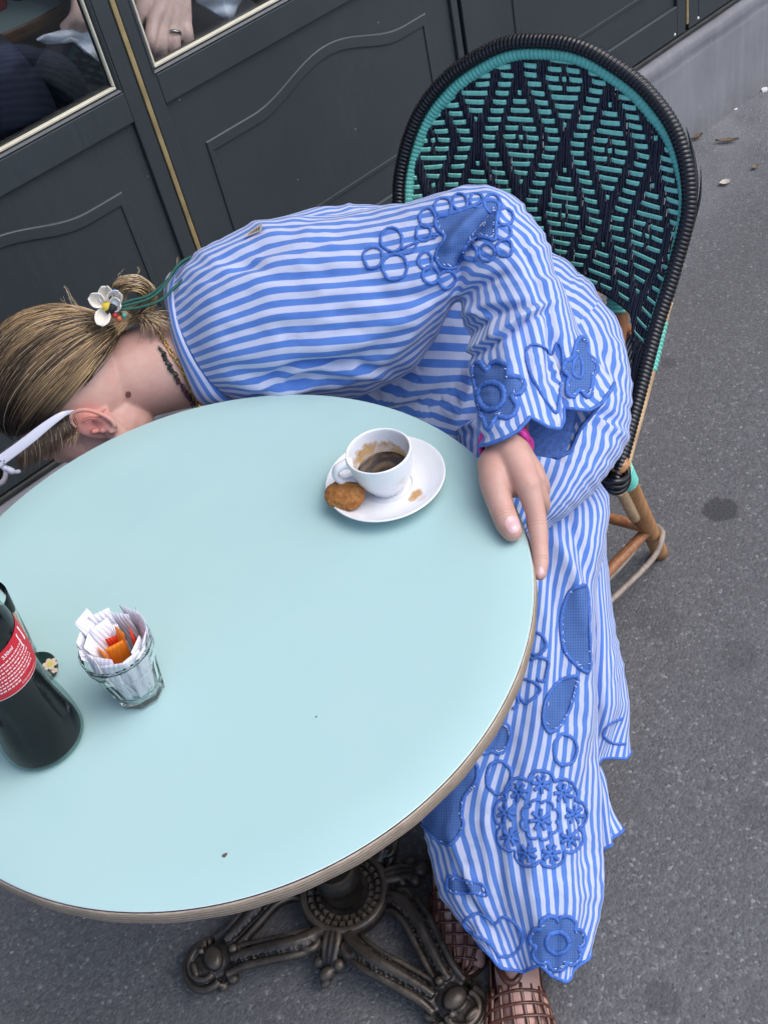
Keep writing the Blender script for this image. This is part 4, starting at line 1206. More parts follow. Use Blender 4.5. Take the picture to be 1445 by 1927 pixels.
rear_skirt = loft([
    (1010, 930, 1.74, 1140, 900, 1.76, .03), (1020, 1000, 1.73, 1138, 970, 1.75, .045), (1030, 1090, 1.71, 1136, 1070, 1.74, .05), (1040, 1200, 1.70, 1150, 1190, 1.73, .055), (1040, 1310, 1.69, 1168, 1300, 1.72, .06), (1045, 1400, 1.69, 1178, 1400, 1.72, .06)],
    80, 96, 38, hem=([(1050, 1440, 1.68), (1085, 1432, 1.67), (1120, 1440, 1.665), (1132, 1428, 1.665), (1155, 1426, 1.67), (1170, 1428, 1.68), (1179, 1412, 1.71)], [(1179, 1412, 1.71), (1140, 1425, 1.77), (1060, 1440, 1.75), (1050, 1440, 1.68)]), hem0=.85,
    ripple=[(4, .006, 0, 0, .6)], noise_a=.003, wrinkle=[(.0026, 30, 90, 12, 1)], seed=5, twist=5.0, creases=[([(1110, 1000), (1125, 1150), (1135, 1300), (1140, 1410)], 9, .007)])
rs_o = garment('dress_back_panel', rear_skirt); sub_of(dress, rs_o)
ruffle = loft([(1040, 1420, 1.70, 1118, 1420, 1.71, .03), (1050, 1460, 1.69, 1136, 1462, 1.70, .035), (1060, 1520, 1.68, 1144, 1520, 1.70, .035), (1070, 1560, 1.675, 1158, 1548, 1.70, .04)],
    50, 80, 36, hem=([(1060, 1610, 1.66), (1090, 1612, 1.65), (1118, 1606, 1.65), (1138, 1596, 1.655), (1156, 1580, 1.66), (1166, 1560, 1.68)], [(1166, 1560, 1.68), (1130, 1570, 1.74), (1080, 1590, 1.73), (1060, 1610, 1.66)]), hem0=.5,
    ripple=[(7, .006, 0, 0, .7)], noise_a=.002, seed=8)
ru_o = garment('dress_hem_fold', ruffle); sub_of(dress, ru_o)
# raglan sleeve: neck seam over the raised elbow and down to the bell cuff
sleeve = loft([
    (430, 742, 1.55, 352, 520, 1.585, .030), (455, 748, 1.535, 392, 478, 1.59, .070), (520, 752, 1.52, 490, 430, 1.60, .095), (600, 745, 1.515, 600, 428, 1.59, .105), (690, 730, 1.51, 700, 412, 1.57, .105), (765, 702, 1.51, 790, 380, 1.54, .10),
    (812, 650, 1.51, 868, 360, 1.51, .095), (838, 600, 1.505, 928, 358, 1.49, .09), (852, 575, 1.50, 975, 382, 1.47, .088), (866, 570, 1.48, 1012, 428, 1.46, .085), (876, 600, 1.455, 1042, 495, 1.45, .08), (884, 655, 1.405, 1060, 580, 1.42, .076), (892, 720, 1.365, 1074, 660, 1.395, .074), (900, 780, 1.33, 1100, 720, 1.375, .072)],
    210, 160, 42, Nv=([0, .42, .62, 1], [46, 44, 36, 34]), hem=([(902, 838, 1.295), (918, 836, 1.268), (945, 826, 1.255), (972, 812, 1.256), (990, 794, 1.262), (997, 784, 1.268), (1010, 792, 1.270), (1030, 804, 1.276), (1050, 808, 1.290), (1056, 790, 1.318), (1060, 768, 1.328), (1078, 770, 1.325), (1104, 774, 1.328), (1124, 762, 1.335), (1140, 742, 1.35), (1152, 722, 1.37)],
                       [(1152, 722, 1.37), (1120, 770, 1.40), (1090, 810, 1.405), (1074, 850, 1.40), (1050, 862, 1.395), (1010, 850, 1.39), (960, 838, 1.375), (925, 838, 1.35), (902, 838, 1.295)]), hem0=.80,
    bow=(PD(341, 620, 1.56) - PD(391, 631, 1.56), .13), noise_a=.003, seed=11, wrinkle=[(.0030, 120, 30, -12, 1), (.0016, 46, 20, 20, 0)], creases=[
        ([(884, 660), (935, 628), (985, 590), (1035, 566)], 6, .012), ([(884, 672), (940, 640), (990, 602), (1040, 580)], 6, -.012), ([(865, 560), (905, 590), (950, 640)], 8, .007), ([(430, 500), (470, 488), (520, 470), (580, 462)], 5, -.006), ([(410, 520), (450, 512), (520, 492)], 4, .004), ([(520, 735), (570, 700), (640, 700), (760, 715)], 7, .008), ([(500, 722), (560, 688), (640, 688), (740, 700)], 8, -.010),
        ([(440, 480), (540, 520), (700, 505)], 18, -.006), ([(400, 500), (470, 470), (560, 450)], 10, -.008), ([(390, 530), (450, 505), (520, 490)], 8, -.006), ([(395, 560), (470, 520), (540, 508)], 7, .006),
        ([(420, 690), (520, 715), (640, 690), (720, 650)], 16, -.010), ([(440, 720), (530, 735), (620, 715)], 9, .010), ([(480, 742), (560, 722), (640, 718)], 7, -.010), ([(560, 660), (680, 640), (770, 600)], 18, .006),
        ([(700, 560), (790, 560), (850, 520)], 14, -.006), ([(740, 700), (800, 640), (835, 570)], 14, -.010),
        ([(858, 505), (880, 470), (925, 400)], 8, -.016), ([(830, 480), (862, 440), (915, 395)], 12, .012), ([(845, 560), (862, 520), (862, 470)], 10, -.012),
        ([(870, 560), (920, 530), (960, 510)], 9, -.012), ([(872, 590), (915, 570), (980, 560)], 10, .010), ([(880, 630), (940, 590), (1010, 575)], 9, -.013), ([(885, 655), (950, 610), (1040, 570)], 10, .009),
        ([(965, 430), (1010, 520), (1030, 600)], 13, -.008), ([(1035, 560), (1040, 640), (1035, 720)], 9, -.010), ([(1052, 640), (1056, 700), (1058, 760)], 7, -.016), ([(1044, 660), (1046, 730), (1049, 800)], 6, .010), ([(985, 600), (992, 680), (996, 770)], 12, -.006), ([(930, 600), (950, 660), (960, 740)], 14, .004)])
sl_o = garment('sleeve', sleeve); sub_of(dress, sl_o)
# neckband: stripes run round the neck
nb_out = spline([(392, 474), (352, 506), (338, 560), (345, 620), (370, 668), (408, 712), (440, 745), (470, 756)], 60)
nb_in = spline([(372, 482), (330, 508), (311, 535), (316, 590), (330, 650), (352, 710), (374, 752), (400, 762)], 60)
V, UV, Fc = [], [], []
for i in range(60):
    for j in range(13):
        t = j / 12; p = nb_in[i] * (1 - t) + nb_out[i] * t
        d = 1.545 + .05 * ((i - 34) / 34) ** 2 + (.022 if j == 0 else 0) + .010 * (1 - t) - .014 * sin(pi * min(1, t * 1.1)) + (.02 * t if t > .8 else 0)
        V.append(PD(p[0], p[1], d)); UV.append((t * 4.2 + .2, i * .01))
for i in range(59):
    for j in range(12): Fc.append((i * 13 + j, i * 13 + j + 1, (i + 1) * 13 + j + 1, (i + 1) * 13 + j))
nb = garment('neckband', (np.array(V), Fc, np.array(UV))); sub_of(dress, nb)
so = nb.modifiers.new('thick', 'SOLIDIFY'); so.thickness = .0025
# turned-back inside of the cuff
_cv = loft([(925, 800, 1.39, 1080, 760, 1.41, .02), (935, 830, 1.385, 1085, 800, 1.405, .02)], 8, 40, 10, hem=([(930, 845, 1.38), (985, 852, 1.375), (1030, 862, 1.378), (1062, 858, 1.385), (1085, 790, 1.395)], [(1085, 790, 1.395), (1040, 850, 1.41), (930, 845, 1.38)]), hem0=.2)
ci = mk('cuff_lining', _cv[0], _cv[1], M_INSIDE, dress, True, _cv[2])

# ---------------------------------------------------------------- embroidery lies on the cloth
def bvh_of(clothes):
    V, Fc = [], []
    for v, f in clothes:
        n = len(V); V.extend([tuple(p) for p in v]); Fc.extend([tuple(i + n for i in q) for q in f])
    return BVHTree.FromPolygons(V, Fc)
BV = bvh_of(CLOTHS)
def hit(x, y):
    r = ray(x, y); h = BV.ray_cast(Vector(tuple(EYE)), Vector(tuple(nrm(r))))
    if h[0] is None: return None
    p, n = np.array(h[0]), np.array(h[1])
    if n @ r > 0: n = -n
    return p, n
def cord(pts, r=.0019, closed=True, name='embroidered_outline', par=None, mat=None, n=None, jump=.03):
    pts = np.array(pts, float)
    if n is None: n = max(12, int(np.linalg.norm(np.diff(pts, axis=0), axis=1).sum() / 3.0))
    s = spline(pts, n, closed)
    runs = [[]]; nrs = []
    for p in (np.concatenate([s, s[:1]]) if closed else s):
        h = hit(*p)
        if h is None: runs.append([]); continue
        q = h[0] + h[1] * r * .55
        if runs[-1] and np.linalg.norm(runs[-1][-1] - q) > jump: runs.append([])
        runs[-1].append(q)
    o = None
    for R_ in runs:
        if len(R_) < 3: continue
        mb = MB()
        h0 = hit(*project(np.array(R_[:1]))[0][:2]); v, f, _ = tube(R_, r * .60 * (1 + .14 * np.sin(np.arange(len(R_)) * 2.4)), 7, up=(h0[1] if h0 else None), flat=1.7); mb.add(v, f)
        o = sub_of(par or dress, mb.build(name, mat or M_CORD, dress))
    return o
FRAY = MB()
def fray(p, q):
    """a few loose white threads where the cloth was cut away"""
    d = (q - p) / max(1e-6, np.linalg.norm(q - p)); t_ = np.array([-d[1], d[0]]); a = q - d * random.uniform(2.2, 4.0) + t_ * random.uniform(-2, 2)
    pts = []
    for i in range(4):
        h = hit(*(a - d * i * .5 + t_ * i * random.uniform(.5, 1.6) * random.choice((-1, 1, 1))))
        if h is None: return
        pts.append(h[0] + h[1] * (.0022 + .0004 * i))
    if np.linalg.norm(pts[0] - pts[-1]) < .02:
        v, f, _ = tube(pts, [.0005, .0006, .0005, .0003], 4); FRAY.add(v, f)
def patch(poly, name='net_inset', par=None, lift=.0010, mat=None, smooth_n=90, c=None):
    s = spline(np.array(poly, float), smooth_n, True); c = np.array(c if c is not None else s.mean(0))
    V, UV, Fc = [], [], []; nr = 14; bad = False; last = None
    idx = {}
    for i in range(nr + 1):
        for j in range(smooth_n):
            p = c + (s[j] - c) * (i / nr); h = hit(*p)
            if h is None: idx[i, j] = None; continue
            idx[i, j] = len(V); V.append(h[0] + h[1] * lift); UV.append((p[0], p[1]))
    for i in range(nr):
        for j in range(smooth_n):
            q = [idx[i, j], idx[i, (j + 1) % smooth_n], idx[i + 1, (j + 1) % smooth_n], idx[i + 1, j]]
            if any(a is None for a in q): continue
            P4 = np.array([V[a] for a in q])
            if np.linalg.norm(P4.max(0) - P4.min(0)) > .03: continue
            Fc.append(q)
    if Fc and mat is None:
        for j in range(smooth_n):
            for z in range(1):
                if random.random() < .13: fray(c + (s[j] - c) * .93, s[j])
    if not Fc: return None
    lab_ = list(range(len(V)))
    def find(a):
        while lab_[a] != a: lab_[a] = lab_[lab_[a]]; a = lab_[a]
        return a
    for q in Fc:
        for a in q[1:]: lab_[find(a)] = find(q[0])
    groups = {}
    for q in Fc: groups.setdefault(find(q[0]), []).append(q)
    o = None
    for fs in sorted(groups.values(), key=len):
        if len(fs) < 12 and len(groups) > 1: continue
        used = sorted({a for q in fs for a in q}); re_ = {a: i for i, a in enumerate(used)}
        o = sub_of(par or dress, mk(name, [V[a] for a in used], [[re_[a] for a in q] for q in fs], mat or M_NET, dress, True, [UV[a] for a in used]))
    return o
def T(pts, ox, oy, s): return [(ox + x / s, oy + y / s) for x, y in pts]
def circ(cx_, cy_, rx, ry=None, n=14, rot=0.0, jit=.06):
    ry = ry or rx; o = []
    for i in range(n):
        a = 2 * pi * i / n; k = 1 + random.uniform(-jit, jit)
        o.append((cx_ + k * (rx * cos(a) * cos(rot) - ry * sin(a) * sin(rot)), cy_ + k * (rx * cos(a) * sin(rot) + ry * sin(a) * cos(rot))))
    return o
def scallop(cx_, cy_, R_, lobes, depth, n=8, rot=0.0, sy=1.0):
    o = []
    for i in range(lobes * n):
        a = 2 * pi * i / (lobes * n) + rot; k = abs(sin(lobes * (a - rot) / 2)) ** .6
        r = R_ * (1 - depth + depth * k); o.append((cx_ + r * cos(a), cy_ + r * sin(a) * sy))
    return o
# elbow motif
E4 = lambda p: T(p, 600, 350, 2.223)
patch(E4([(500, 135), (590, 110), (690, 75), (745, 80), (700, 130), (640, 200), (600, 280), (570, 330), (515, 332), (495, 290), (530, 220), (500, 180)]))
patch(E4([(620, 225), (690, 150), (735, 95), (738, 160), (735, 222), (680, 212)]))
cord(E4([(495, 135), (600, 105), (690, 68), (748, 76), (742, 150), (738, 225), (690, 215), (625, 228), (600, 285), (572, 340), (512, 338), (490, 285), (528, 218), (495, 180)]), .0026)
for (x, y, r) in ((520, 90, 38), (590, 68, 34), (455, 135, 38), (440, 198, 34), (305, 225, 50), (228, 300, 44), (318, 340, 54), (445, 312, 34), (468, 372, 36), (535, 390, 36), (630, 277, 34), (702, 280, 36), (775, 262, 36), (770, 195, 34), (780, 130, 34), (725, 75, 36), (660, 62, 30)):
    q = E4([(x, y)])[0]; cord(circ(q[0], q[1], r / 2.4, r / 2.2, 9), .0021)
cord(E4([(345, 265), (400, 240), (440, 215), (500, 205)]), .0019, False); cord(E4([(340, 290), (390, 275), (420, 235), (490, 215)]), .0017, False)
# cuff flowers and heart
C4 = lambda p: T(p, 860, 630, 4.516)
f1 = [(135, 320), (150, 250), (200, 238), (255, 310), (290, 250), (360, 225), (430, 280), (430, 350), (520, 365), (565, 420), (540, 490), (465, 525), (510, 600), (480, 680), (420, 715), (345, 705), (290, 785), (255, 795), (228, 730), (205, 660), (185, 600), (170, 520), (160, 440), (145, 380)]
pt = patch(C4(f1)); cord(C4(f1), .0030)
cord(circ(*C4([(295, 520)])[0], 24, 26, 14, jit=.03), .0034)
f2 = [(1040, 25), (1090, 60), (1108, 170), (1160, 220), (1185, 290), (1150, 350), (1140, 430), (1130, 500), (1095, 528), (1035, 470), (980, 528), (940, 500), (935, 420), (950, 360), (905, 300), (925, 230), (980, 190), (1000, 90)]
patch(C4(f2)); cord(C4(f2), .0028); cord(C4([(1025, 180), (1058, 260), (1060, 340), (1030, 372), (985, 340), (978, 260)]), .0024)
cord(C4([(800, 172), (740, 112), (650, 85), (590, 130), (580, 210), (620, 320), (680, 450), (750, 570), (828, 662), (852, 640), (872, 480), (885, 370), (900, 250), (890, 120), (850, 68), (826, 120)]), .0019)
# skirt motifs
K8 = lambda p: T(p, 750, 1050, 2.198)
for pl_ in ([(735, 122), (778, 130), (786, 300), (788, 462), (740, 448), (690, 390), (670, 310), (676, 220), (700, 150)], [(736, 492), (728, 550), (700, 640), (650, 708), (612, 712), (597, 640), (622, 560), (670, 505)],
            [(340, 800), (400, 690), (448, 690), (462, 740), (430, 803), (380, 800)], [(90, 1080), (130, 1010), (260, 890), (318, 850), (322, 920), (270, 990), (260, 1060), (266, 1110), (222, 1178), (190, 1182), (140, 1150)],
            [(205, 1322), (240, 1322), (290, 1338), (345, 1350), (362, 1392), (310, 1384), (215, 1378)]):
    patch(K8(pl_)); cord(K8(pl_), .0026); 
cord(circ(*K8([(686, 792)])[0], 22.5, 29, 14), .0024); cord(circ(*K8([(414, 908)])[0], 25, 31, 14), .0024)
mx, my = K8([(585, 1082)])[0]
cord(scallop(mx, my, 88, 9, .17, 9, .2, 1.05), .0023); cord(scallop(mx, my, 37, 8, .20, 8, .1, 1.05), .0020)
def posy(x, y, r, rot):
    for i in range(7):
        a = rot + 2 * pi * i / 7; 
        cord([(x + r * .12 * cos(a), y + r * .12 * sin(a)), (x + r * .6 * cos(a), y + r * .6 * sin(a)), (x + r * cos(a), y + r * sin(a))], .0027, False, n=8, name='embroidered_petal')
posy(mx, my, 21, .3)
for i in range(9):
    a = .2 + 2 * pi * (i + .5) / 9; posy(mx + 64 * cos(a), my + 67 * sin(a), 18, i * .7)
cord(K8([(270, 1505), (325, 1470), (375, 1492), (395, 1512), (440, 1484), (498, 1530), (512, 1590), (470, 1640), (420, 1648), (398, 1622), (360, 1580), (300, 1550)]), .0022)
fx, fy = K8([(655, 1590)])[0]
fl_ = scallop(fx, fy, 52, 7, .24, 8, .25, 1.02); patch(fl_); cord(fl_, .0030); cord(circ(fx, fy, 21, 21, 14, jit=.03), .0032)
for q in ([(560, 300), (600, 330), (608, 370), (575, 400), (548, 395)], [(545, 420), (585, 410), (620, 430), (612, 470), (600, 510), (570, 500)], [(500, 500), (540, 505), (585, 540), (560, 575), (525, 600), (500, 575)], [(470, 625), (495, 600), (490, 570)]):
    cord(K8(q), .0022, False)
cord(K8([(925, 662), (868, 688), (846, 730), (880, 765), (935, 770)]), .0020, False)
tag(sub_of(dress, FRAY.build('frayed_thread', M_FRAY, dress)), kind='stuff')
# hems: a blue overlocked edge
def edge_cord(data, n, k, r=.0021, name='blue_hem'):
    v = data[0].reshape(n, k + 1, 3)[-1][:-1]; vv, ff, _ = tube(v, r, 6, closed=True); sub_of(dress, mk(name, vv, ff, M_CORD, dress))
edge_cord(sleeve, 210, 160, .0024); edge_cord(skirt, 170, 160, .0024); edge_cord(rear_skirt, 80, 96); edge_cord(ruffle, 50, 80, .0024)

# ================================================================== THE WOMAN: BODY
def m_skin():
    g = G('fair_skin'); c = g.co()
    n = g.noise(c, 22, 4); f = g.noise(c, 160, 3)
    col = g.ramp(n, (.3, (.475, .275, .222)), (.7, (.555, .345, .285)))
    col = g.mix(g.ramp(f, (.55, GREY(0)), (.75, GREY(.25))), col, (.44, .215, .17, 1))
    for (p, r, cl, k) in ((PD(172, 792, 1.518), .030, (.60, .215, .175, 1), .85), (PD(945, 962, 1.252), .012, (.52, .22, .18, 1), .6), (PD(1015, 1070, 1.24), .016, (.55, .24, .2, 1), .5), (PD(962, 1000, 1.25), .012, (.56, .26, .22, 1), .5)):
        d = g.n('VectorMath', operation='DISTANCE'); d.inputs[1].default_value = tuple(p); g.l(c, d.inputs[0])
        col = g.mix(g.math('MULTIPLY', g.ramp(g.math('DIVIDE', d.outputs['Value'], r * 2), (.25, GREY(1)), (.55, GREY(0))), k), col, cl)
    cre = None
    for (p, q, r) in ((PZ(944, 950, .768), PZ(955, 986, .760), .0105), (PZ(1008, 968, .762), PZ(1013, 1010, .748), .0095), (PZ(1015, 1040, .740), PZ(1016, 1060, .735), .007)):
        ax = nrm(q - p); m = p + (q - p) * .30
        sv = g.n('VectorMath', operation='SUBTRACT'); sv.inputs[1].default_value = tuple(m); g.l(c, sv.inputs[0])
        dt = g.n('VectorMath', operation='DOT_PRODUCT'); dt.inputs[1].default_value = tuple(ax); g.l(sv.outputs[0], dt.inputs[0])
        d = g.n('VectorMath', operation='DISTANCE'); d.inputs[1].default_value = tuple(m); g.l(c, d.inputs[0])
        st = g.math('SINE', g.math('MULTIPLY', g.math('ADD', dt.outputs['Value'], g.math('MULTIPLY', g.noise(c, 120, 3), .004)), 2 * pi / .0034))
        mask = g.ramp(g.math('DIVIDE', dt.outputs['Value'], r), (.0, GREY(1)), (.45, GREY(0)))
        mask = g.math('MULTIPLY', g.ramp(g.math('ABSOLUTE', g.math('DIVIDE', dt.outputs['Value'], r)), (.25, GREY(1)), (.6, GREY(0))), g.ramp(g.math('DIVIDE', d.outputs['Value'], r * 2), (.6, GREY(1)), (.9, GREY(0))))
        e = g.math('MULTIPLY', mask, g.ramp(st, (.55, GREY(0)), (1.0, GREY(1))))
        cre = e if cre is None else g.math('MAXIMUM', cre, e)
    col = g.mix(g.math('MULTIPLY', cre, .38), col, (.34, .14, .10, 1))
    col = g.mix(g.ramp(g.noise(c, 55, 5, .65), (.48, GREY(0)), (.72, GREY(.40))), col, (.52, .235, .19, 1))
    g.set(color=col, rough=.48, spec=.35, sss=.12)
    g.b.inputs['Subsurface Radius'].default_value = (.012, .004, .002); g.b.inputs['Subsurface Scale'].default_value = 1.0
    g.bump(g.math('ADD', g.math('ADD', g.vor(c, 900), g.noise(c, 300, 3)), g.math('MULTIPLY', cre, -4)), .16, .0007)
    return g.m
M_SKIN = m_skin()
def cam_dir(x, y, z): return nrm(AX @ np.array([x, y, z], float))
U_ = cam_dir(-.95, -.27, .02)
Fd = np.array(AX @ np.array([-.22, .85, .46])); Fd = nrm(Fd - U_ * (Fd @ U_)); Lf = np.cross(U_, Fd)
if Lf @ (EYE - PD(150, 742, 1.585)) < 0: Lf = -Lf
Hc = PD(150, 745, 1.588)
HR = np.stack([Fd, Lf, U_], 1)
def hp_(f, l, u): return Hc + Fd * f + Lf * l + U_ * u
parts = []
parts.append(ball(hp_(0, 0, .018), 1, (.094, .073, .096), 28, HR))
parts.append(ball(hp_(.030, 0, -.040), 1, (.062, .058, .070), 24, HR))
parts.append(ball(hp_(.052, 0, -.010), 1, (.044, .060, .078), 20, HR))
parts.append(ball(hp_(.078, 0, -.078), 1, (.020, .024, .018), 14, HR))
v, f, _ = tube([hp_(.088, 0, .012), hp_(.100, 0, -.012), hp_(.108, 0, -.030), hp_(.094, 0, -.036)], [.006, .008, .010, .006], 10); parts.append((v, f))
for s in (-1, 1):
    parts.append(ball(hp_(.100, s * .009, -.034), .008))
    parts.append(ball(hp_(.078, s * .030, .004), 1, (.014, .017, .011), 12, HR))
    v, f, _ = tube([hp_(.092, s * .012, .020), hp_(.090, s * .030, .026), hp_(.076, s * .048, .020)], .006, 8); parts.append((v, f))
    v, f, _ = tube([hp_(.020, s * .056, -.088), hp_(-.012, s * .060, -.050)], .014, 8); parts.append((v, f))
for u in (-.054, -.062):
    v, f, _ = tube([hp_(.086, -.022, u), hp_(.098, 0, u + (.002 if u > -.06 else -.001)), hp_(.086, .022, u)], [.003, .0055, .003], 8); parts.append((v, f))
# left ear, seen from behind and above
EP = lambda x, y, d: PD(x / 5.558, 740 + y / 5.558, d)
hx = spline([EP(805, 365, 1.522), EP(752, 300, 1.515), EP(757, 222, 1.509), EP(825, 182, 1.506), EP(915, 176, 1.506), EP(1010, 200, 1.509), EP(1105, 240, 1.513), EP(1180, 295, 1.517), EP(1208, 352, 1.521)], 40)
v, f, _ = tube(hx, np.interp(np.linspace(0, 1, 40), [0, .2, .6, 1], [.0026, .0034, .0036, .0042]), 10); parts.append((v, f))
v, f, _ = tube(spline([EP(860, 300, 1.519), EP(930, 262, 1.516), EP(1030, 268, 1.518), EP(1100, 320, 1.522), EP(1120, 370, 1.524)], 20), .0030, 8); parts.append((v, f))
parts.append(ball(EP(1180, 388, 1.524), .0062, (1.1, .9, .7)))
parts.append(ball(EP(985, 402, 1.524), .0042)); parts.append(ball(EP(1075, 392, 1.525), .0045))
eu = nrm(EP(1200, 370, 1.521) - EP(750, 250, 1.512)); ew = nrm(EYE - EP(980, 300, 1.52)); ew = nrm(ew - eu * (ew @ eu)); ev = np.cross(ew, eu)
parts.append(ball(EP(980, 320, 1.536), 1, (.034, .020, .0095), 18, np.stack([eu, ev, ew], 1)))
parts.append(ball(EP(985, 300, 1.556), 1, (.026, .016, .022), 18, np.stack([eu, ev, ew], 1)))
def tb(pts, rs, k=40, n=None):
    n = n or len(pts) * 5
    p = spline(pts, n); r = spline(np.array(rs, float)[:, None], n)[:, 0]; v, f, _ = tube(p, r, k); parts.append((v, f)); parts.append(ball(p[0], r[0], k=20)); parts.append(ball(p[-1], r[-1], k=20))
tb([PD(178, 725, 1.60), PD(235, 712, 1.603), PD(300, 692, 1.612), PD(365, 668, 1.630), PD(440, 630, 1.64)], [.052, .060, .064, .073, .085])
tb([PD(440, 630, 1.645), PD(560, 605, 1.665), PD(720, 600, 1.69), PD(900, 630, 1.72), PD(1040, 690, 1.74)], [.080, .070, .064, .064, .064])
tb([PD(455, 610, 1.62), PD(600, 590, 1.60), PD(760, 530, 1.565), PD(915, 465, 1.525)], [.05, .044, .038, .033])
W_ = PD(951, 832, 1.297)
tb([PD(915, 465, 1.525), PD(950, 560, 1.475), PD(958, 700, 1.388), W_ + (PD(955, 780, 1.335) - W_) * .5, W_], [.033, .032, .028, .0250, .0245])
# the left hand: thumb on the table top, fingers hooked round its edge
TH = [PD(936, 868, 1.288), PZ(931, 905, .768), PZ(941, 948, .757), PZ(955, 986, .7485), PZ(963, 1000, .7475)]
tb(TH, [.020, .0180, .0146, .0134, .0115], 24)
parts.append(ball(PZ(958, 990, .7478), .0118))
IM = PZ(993, 915, .768)
tb([W_, (W_ + IM) / 2 + np.array([0, 0, .004]), IM], [.024, .019, .0150])
tb([IM, PZ(1006, 960, .752), PZ(1011, 990, .742), PZ(1015, 1030, .732), PZ(1016.5, 1058, .727), PZ(1015.5, 1080, .723)], [.0142, .0114, .0110, .0098, .0092, .0076], 16)
MM = PZ(1002, 903, .760)
tb([W_, (W_ + MM) / 2, MM], [.022, .019, .0150])
tb([MM, PZ(1013, 932, .745), PZ(1018, 950, .730), PZ(1010, 972, .704), PZ(1000, 985, .694)], [.0142, .0112, .0105, .0090, .0070], 14)
RM = PZ(1002, 890, .745)
tb([W_, (W_ + RM) / 2, RM], [.021, .017, .0140])
tb([RM, PZ(1018, 915, .725), PZ(1014, 935, .705), PZ(998, 955, .696)], [.0130, .0105, .0095, .0070], 14)
PM = PZ(994, 875, .735)
tb([W_, (W_ + PM) / 2, PM], [.020, .015, .0120])
tb([PM, PZ(1006, 895, .716), PZ(1000, 915, .702), PZ(985, 930, .697)], [.0110, .0090, .0080, .0060], 12)
parts.append(ball(PD(936, 878, 1.289), .0235, k=24)); parts.append(ball(PD(962, 880, 1.283), .0225, k=24)); parts.append(ball(PD(970, 912, 1.272), .0150, k=20)); parts.append(ball(PD(990, 890, 1.281), .0165, k=20))
# legs and feet
def foot_frame(heel, toe):
    d = nrm((toe - heel) * [1, 1, 0]); s = np.cross([0, 0, 1.], d); return d, s
FEET = []
for (hk, tk, an, knee, hip) in ((PZ(975, 1840, .02), PZ(996, 2040, .01), None, PD(985, 985, 1.63), PD(1050, 715, 1.72)), (PZ(856, 1650, .02), PZ(860, 1830, .01), None, PD(940, 960, 1.74), PD(1000, 740, 1.77))):
    d, s = foot_frame(hk, tk); L = .232; hk = np.array([hk[0], hk[1], 0.0]); hk = np.array([tk[0], tk[1], 0]) - d * L
    FEET.append((hk, d, s, L))
    Zu = np.array([0, 0, 1.])
    ank = hk + d * .055 + Zu * .085
    tb([hip, (hip + knee) / 2, knee, knee * .45 + ank * .55, ank, hk + d * .05 + Zu * .045], [.075, .066, .052, .044, .029, .028])
    tb([hk + d * .03 + Zu * .030, hk + d * .09 + Zu * .040, hk + d * .15 + Zu * .027, hk + d * .185 + Zu * .020], [.025, .031, .026, .016])
    tb([hk + d * .06 + Zu * .07, hk + d * .10 + Zu * .050, hk + d * .15 + Zu * .032], [.026, .024, .018])
    sg = 1 if len(FEET) == 1 else -1
    for q in range(5):
        off = (q - 2) * .0155 * sg; ln = (.232, .234, .226, .215, .202)[q] - .012
        tb([hk + d * .135 + s * off * .8 + Zu * .024, hk + d * (ln - .022) + s * off + Zu * .021, hk + d * ln + s * off * 1.02 + Zu * .017], [.014, (.0120, .0092, .0088, .0084, .0080)[q], (.0110, .0082, .0078, .0074, .0070)[q]], 12)
body = fuse('body', parts, .0021, 7, M_SKIN, person)
_bm = body.data
BVB = BVHTree.FromPolygons([v.co.copy() for v in _bm.vertices], [tuple(p.vertices) for p in _bm.polygons])
BV_cloth = BV
BV = BVB
M_NAIL = m_simple('pink_polished_nail', (.64, .395, .405), .12, spec=.6)
def nail(pts, nm='nail'):
    o = patch(pts, nm, body, .00025, M_NAIL, 40); 
    if o: o.parent = body
nail([(950, 985), (954, 975), (963, 971), (973, 974), (978, 984), (977, 994), (971, 1002), (962, 1003), (954, 996)])
nail([(1013, 1071), (1018, 1067), (1022, 1072), (1021, 1082), (1016, 1088), (1013, 1082)])
o = patch(circ(242, 742, 5.5, 6, 10, jit=.02), 'mole', body, .0010, m_simple('brown_mole', (.14, .055, .045), .6), 24)
BV = BV_cloth

# ---------------------------------------------------------------- hair
def m_hair():
    g = G('blonde_hair'); a = g.n('VertexColor'); a.layer_name = 'tint'
    g.set(color=a.outputs[0], rough=.38, spec=.45); g.b.inputs['Anisotropic'].default_value = .5
    return g.m
M_HAIR = m_hair()
Hs = Hc + U_ * .020
RAD = np.array([.1000, .0785, .1035])
def scalp(dv, k=1.0):
    dv = np.asarray(dv, float); r = 1 / math.sqrt(((dv / RAD) ** 2).sum()); return Hs + HR @ (dv * r * k)
TIE = PD(250, 592, 1.560)
dT = nrm(HR.T @ (TIE - Hs))
def slerp(a, b, t):
    w = math.acos(max(-1, min(1, float(a @ b))));
    return a if w < 1e-4 else (sin((1 - t) * w) * a + sin(t * w) * b) / sin(w)
def hairy(d):
    f, l, u = d
    if f > .05 and u < .62 * f - .30 + .45 * f: return False          # face
    if f > .62 + .30 * u: return False                                  # forehead
    if abs(l) > .55 and u < -.13 and f > -.45: return False            # round the ears
    return u > -.52
from mathutils import noise as mn2
DARK, MID, BLON, PALE = np.array([.040, .028, .022]), np.array([.19, .122, .072]), np.array([.64, .43, .215]), np.array([.80, .64, .43])
rs = np.random.default_rng(5)
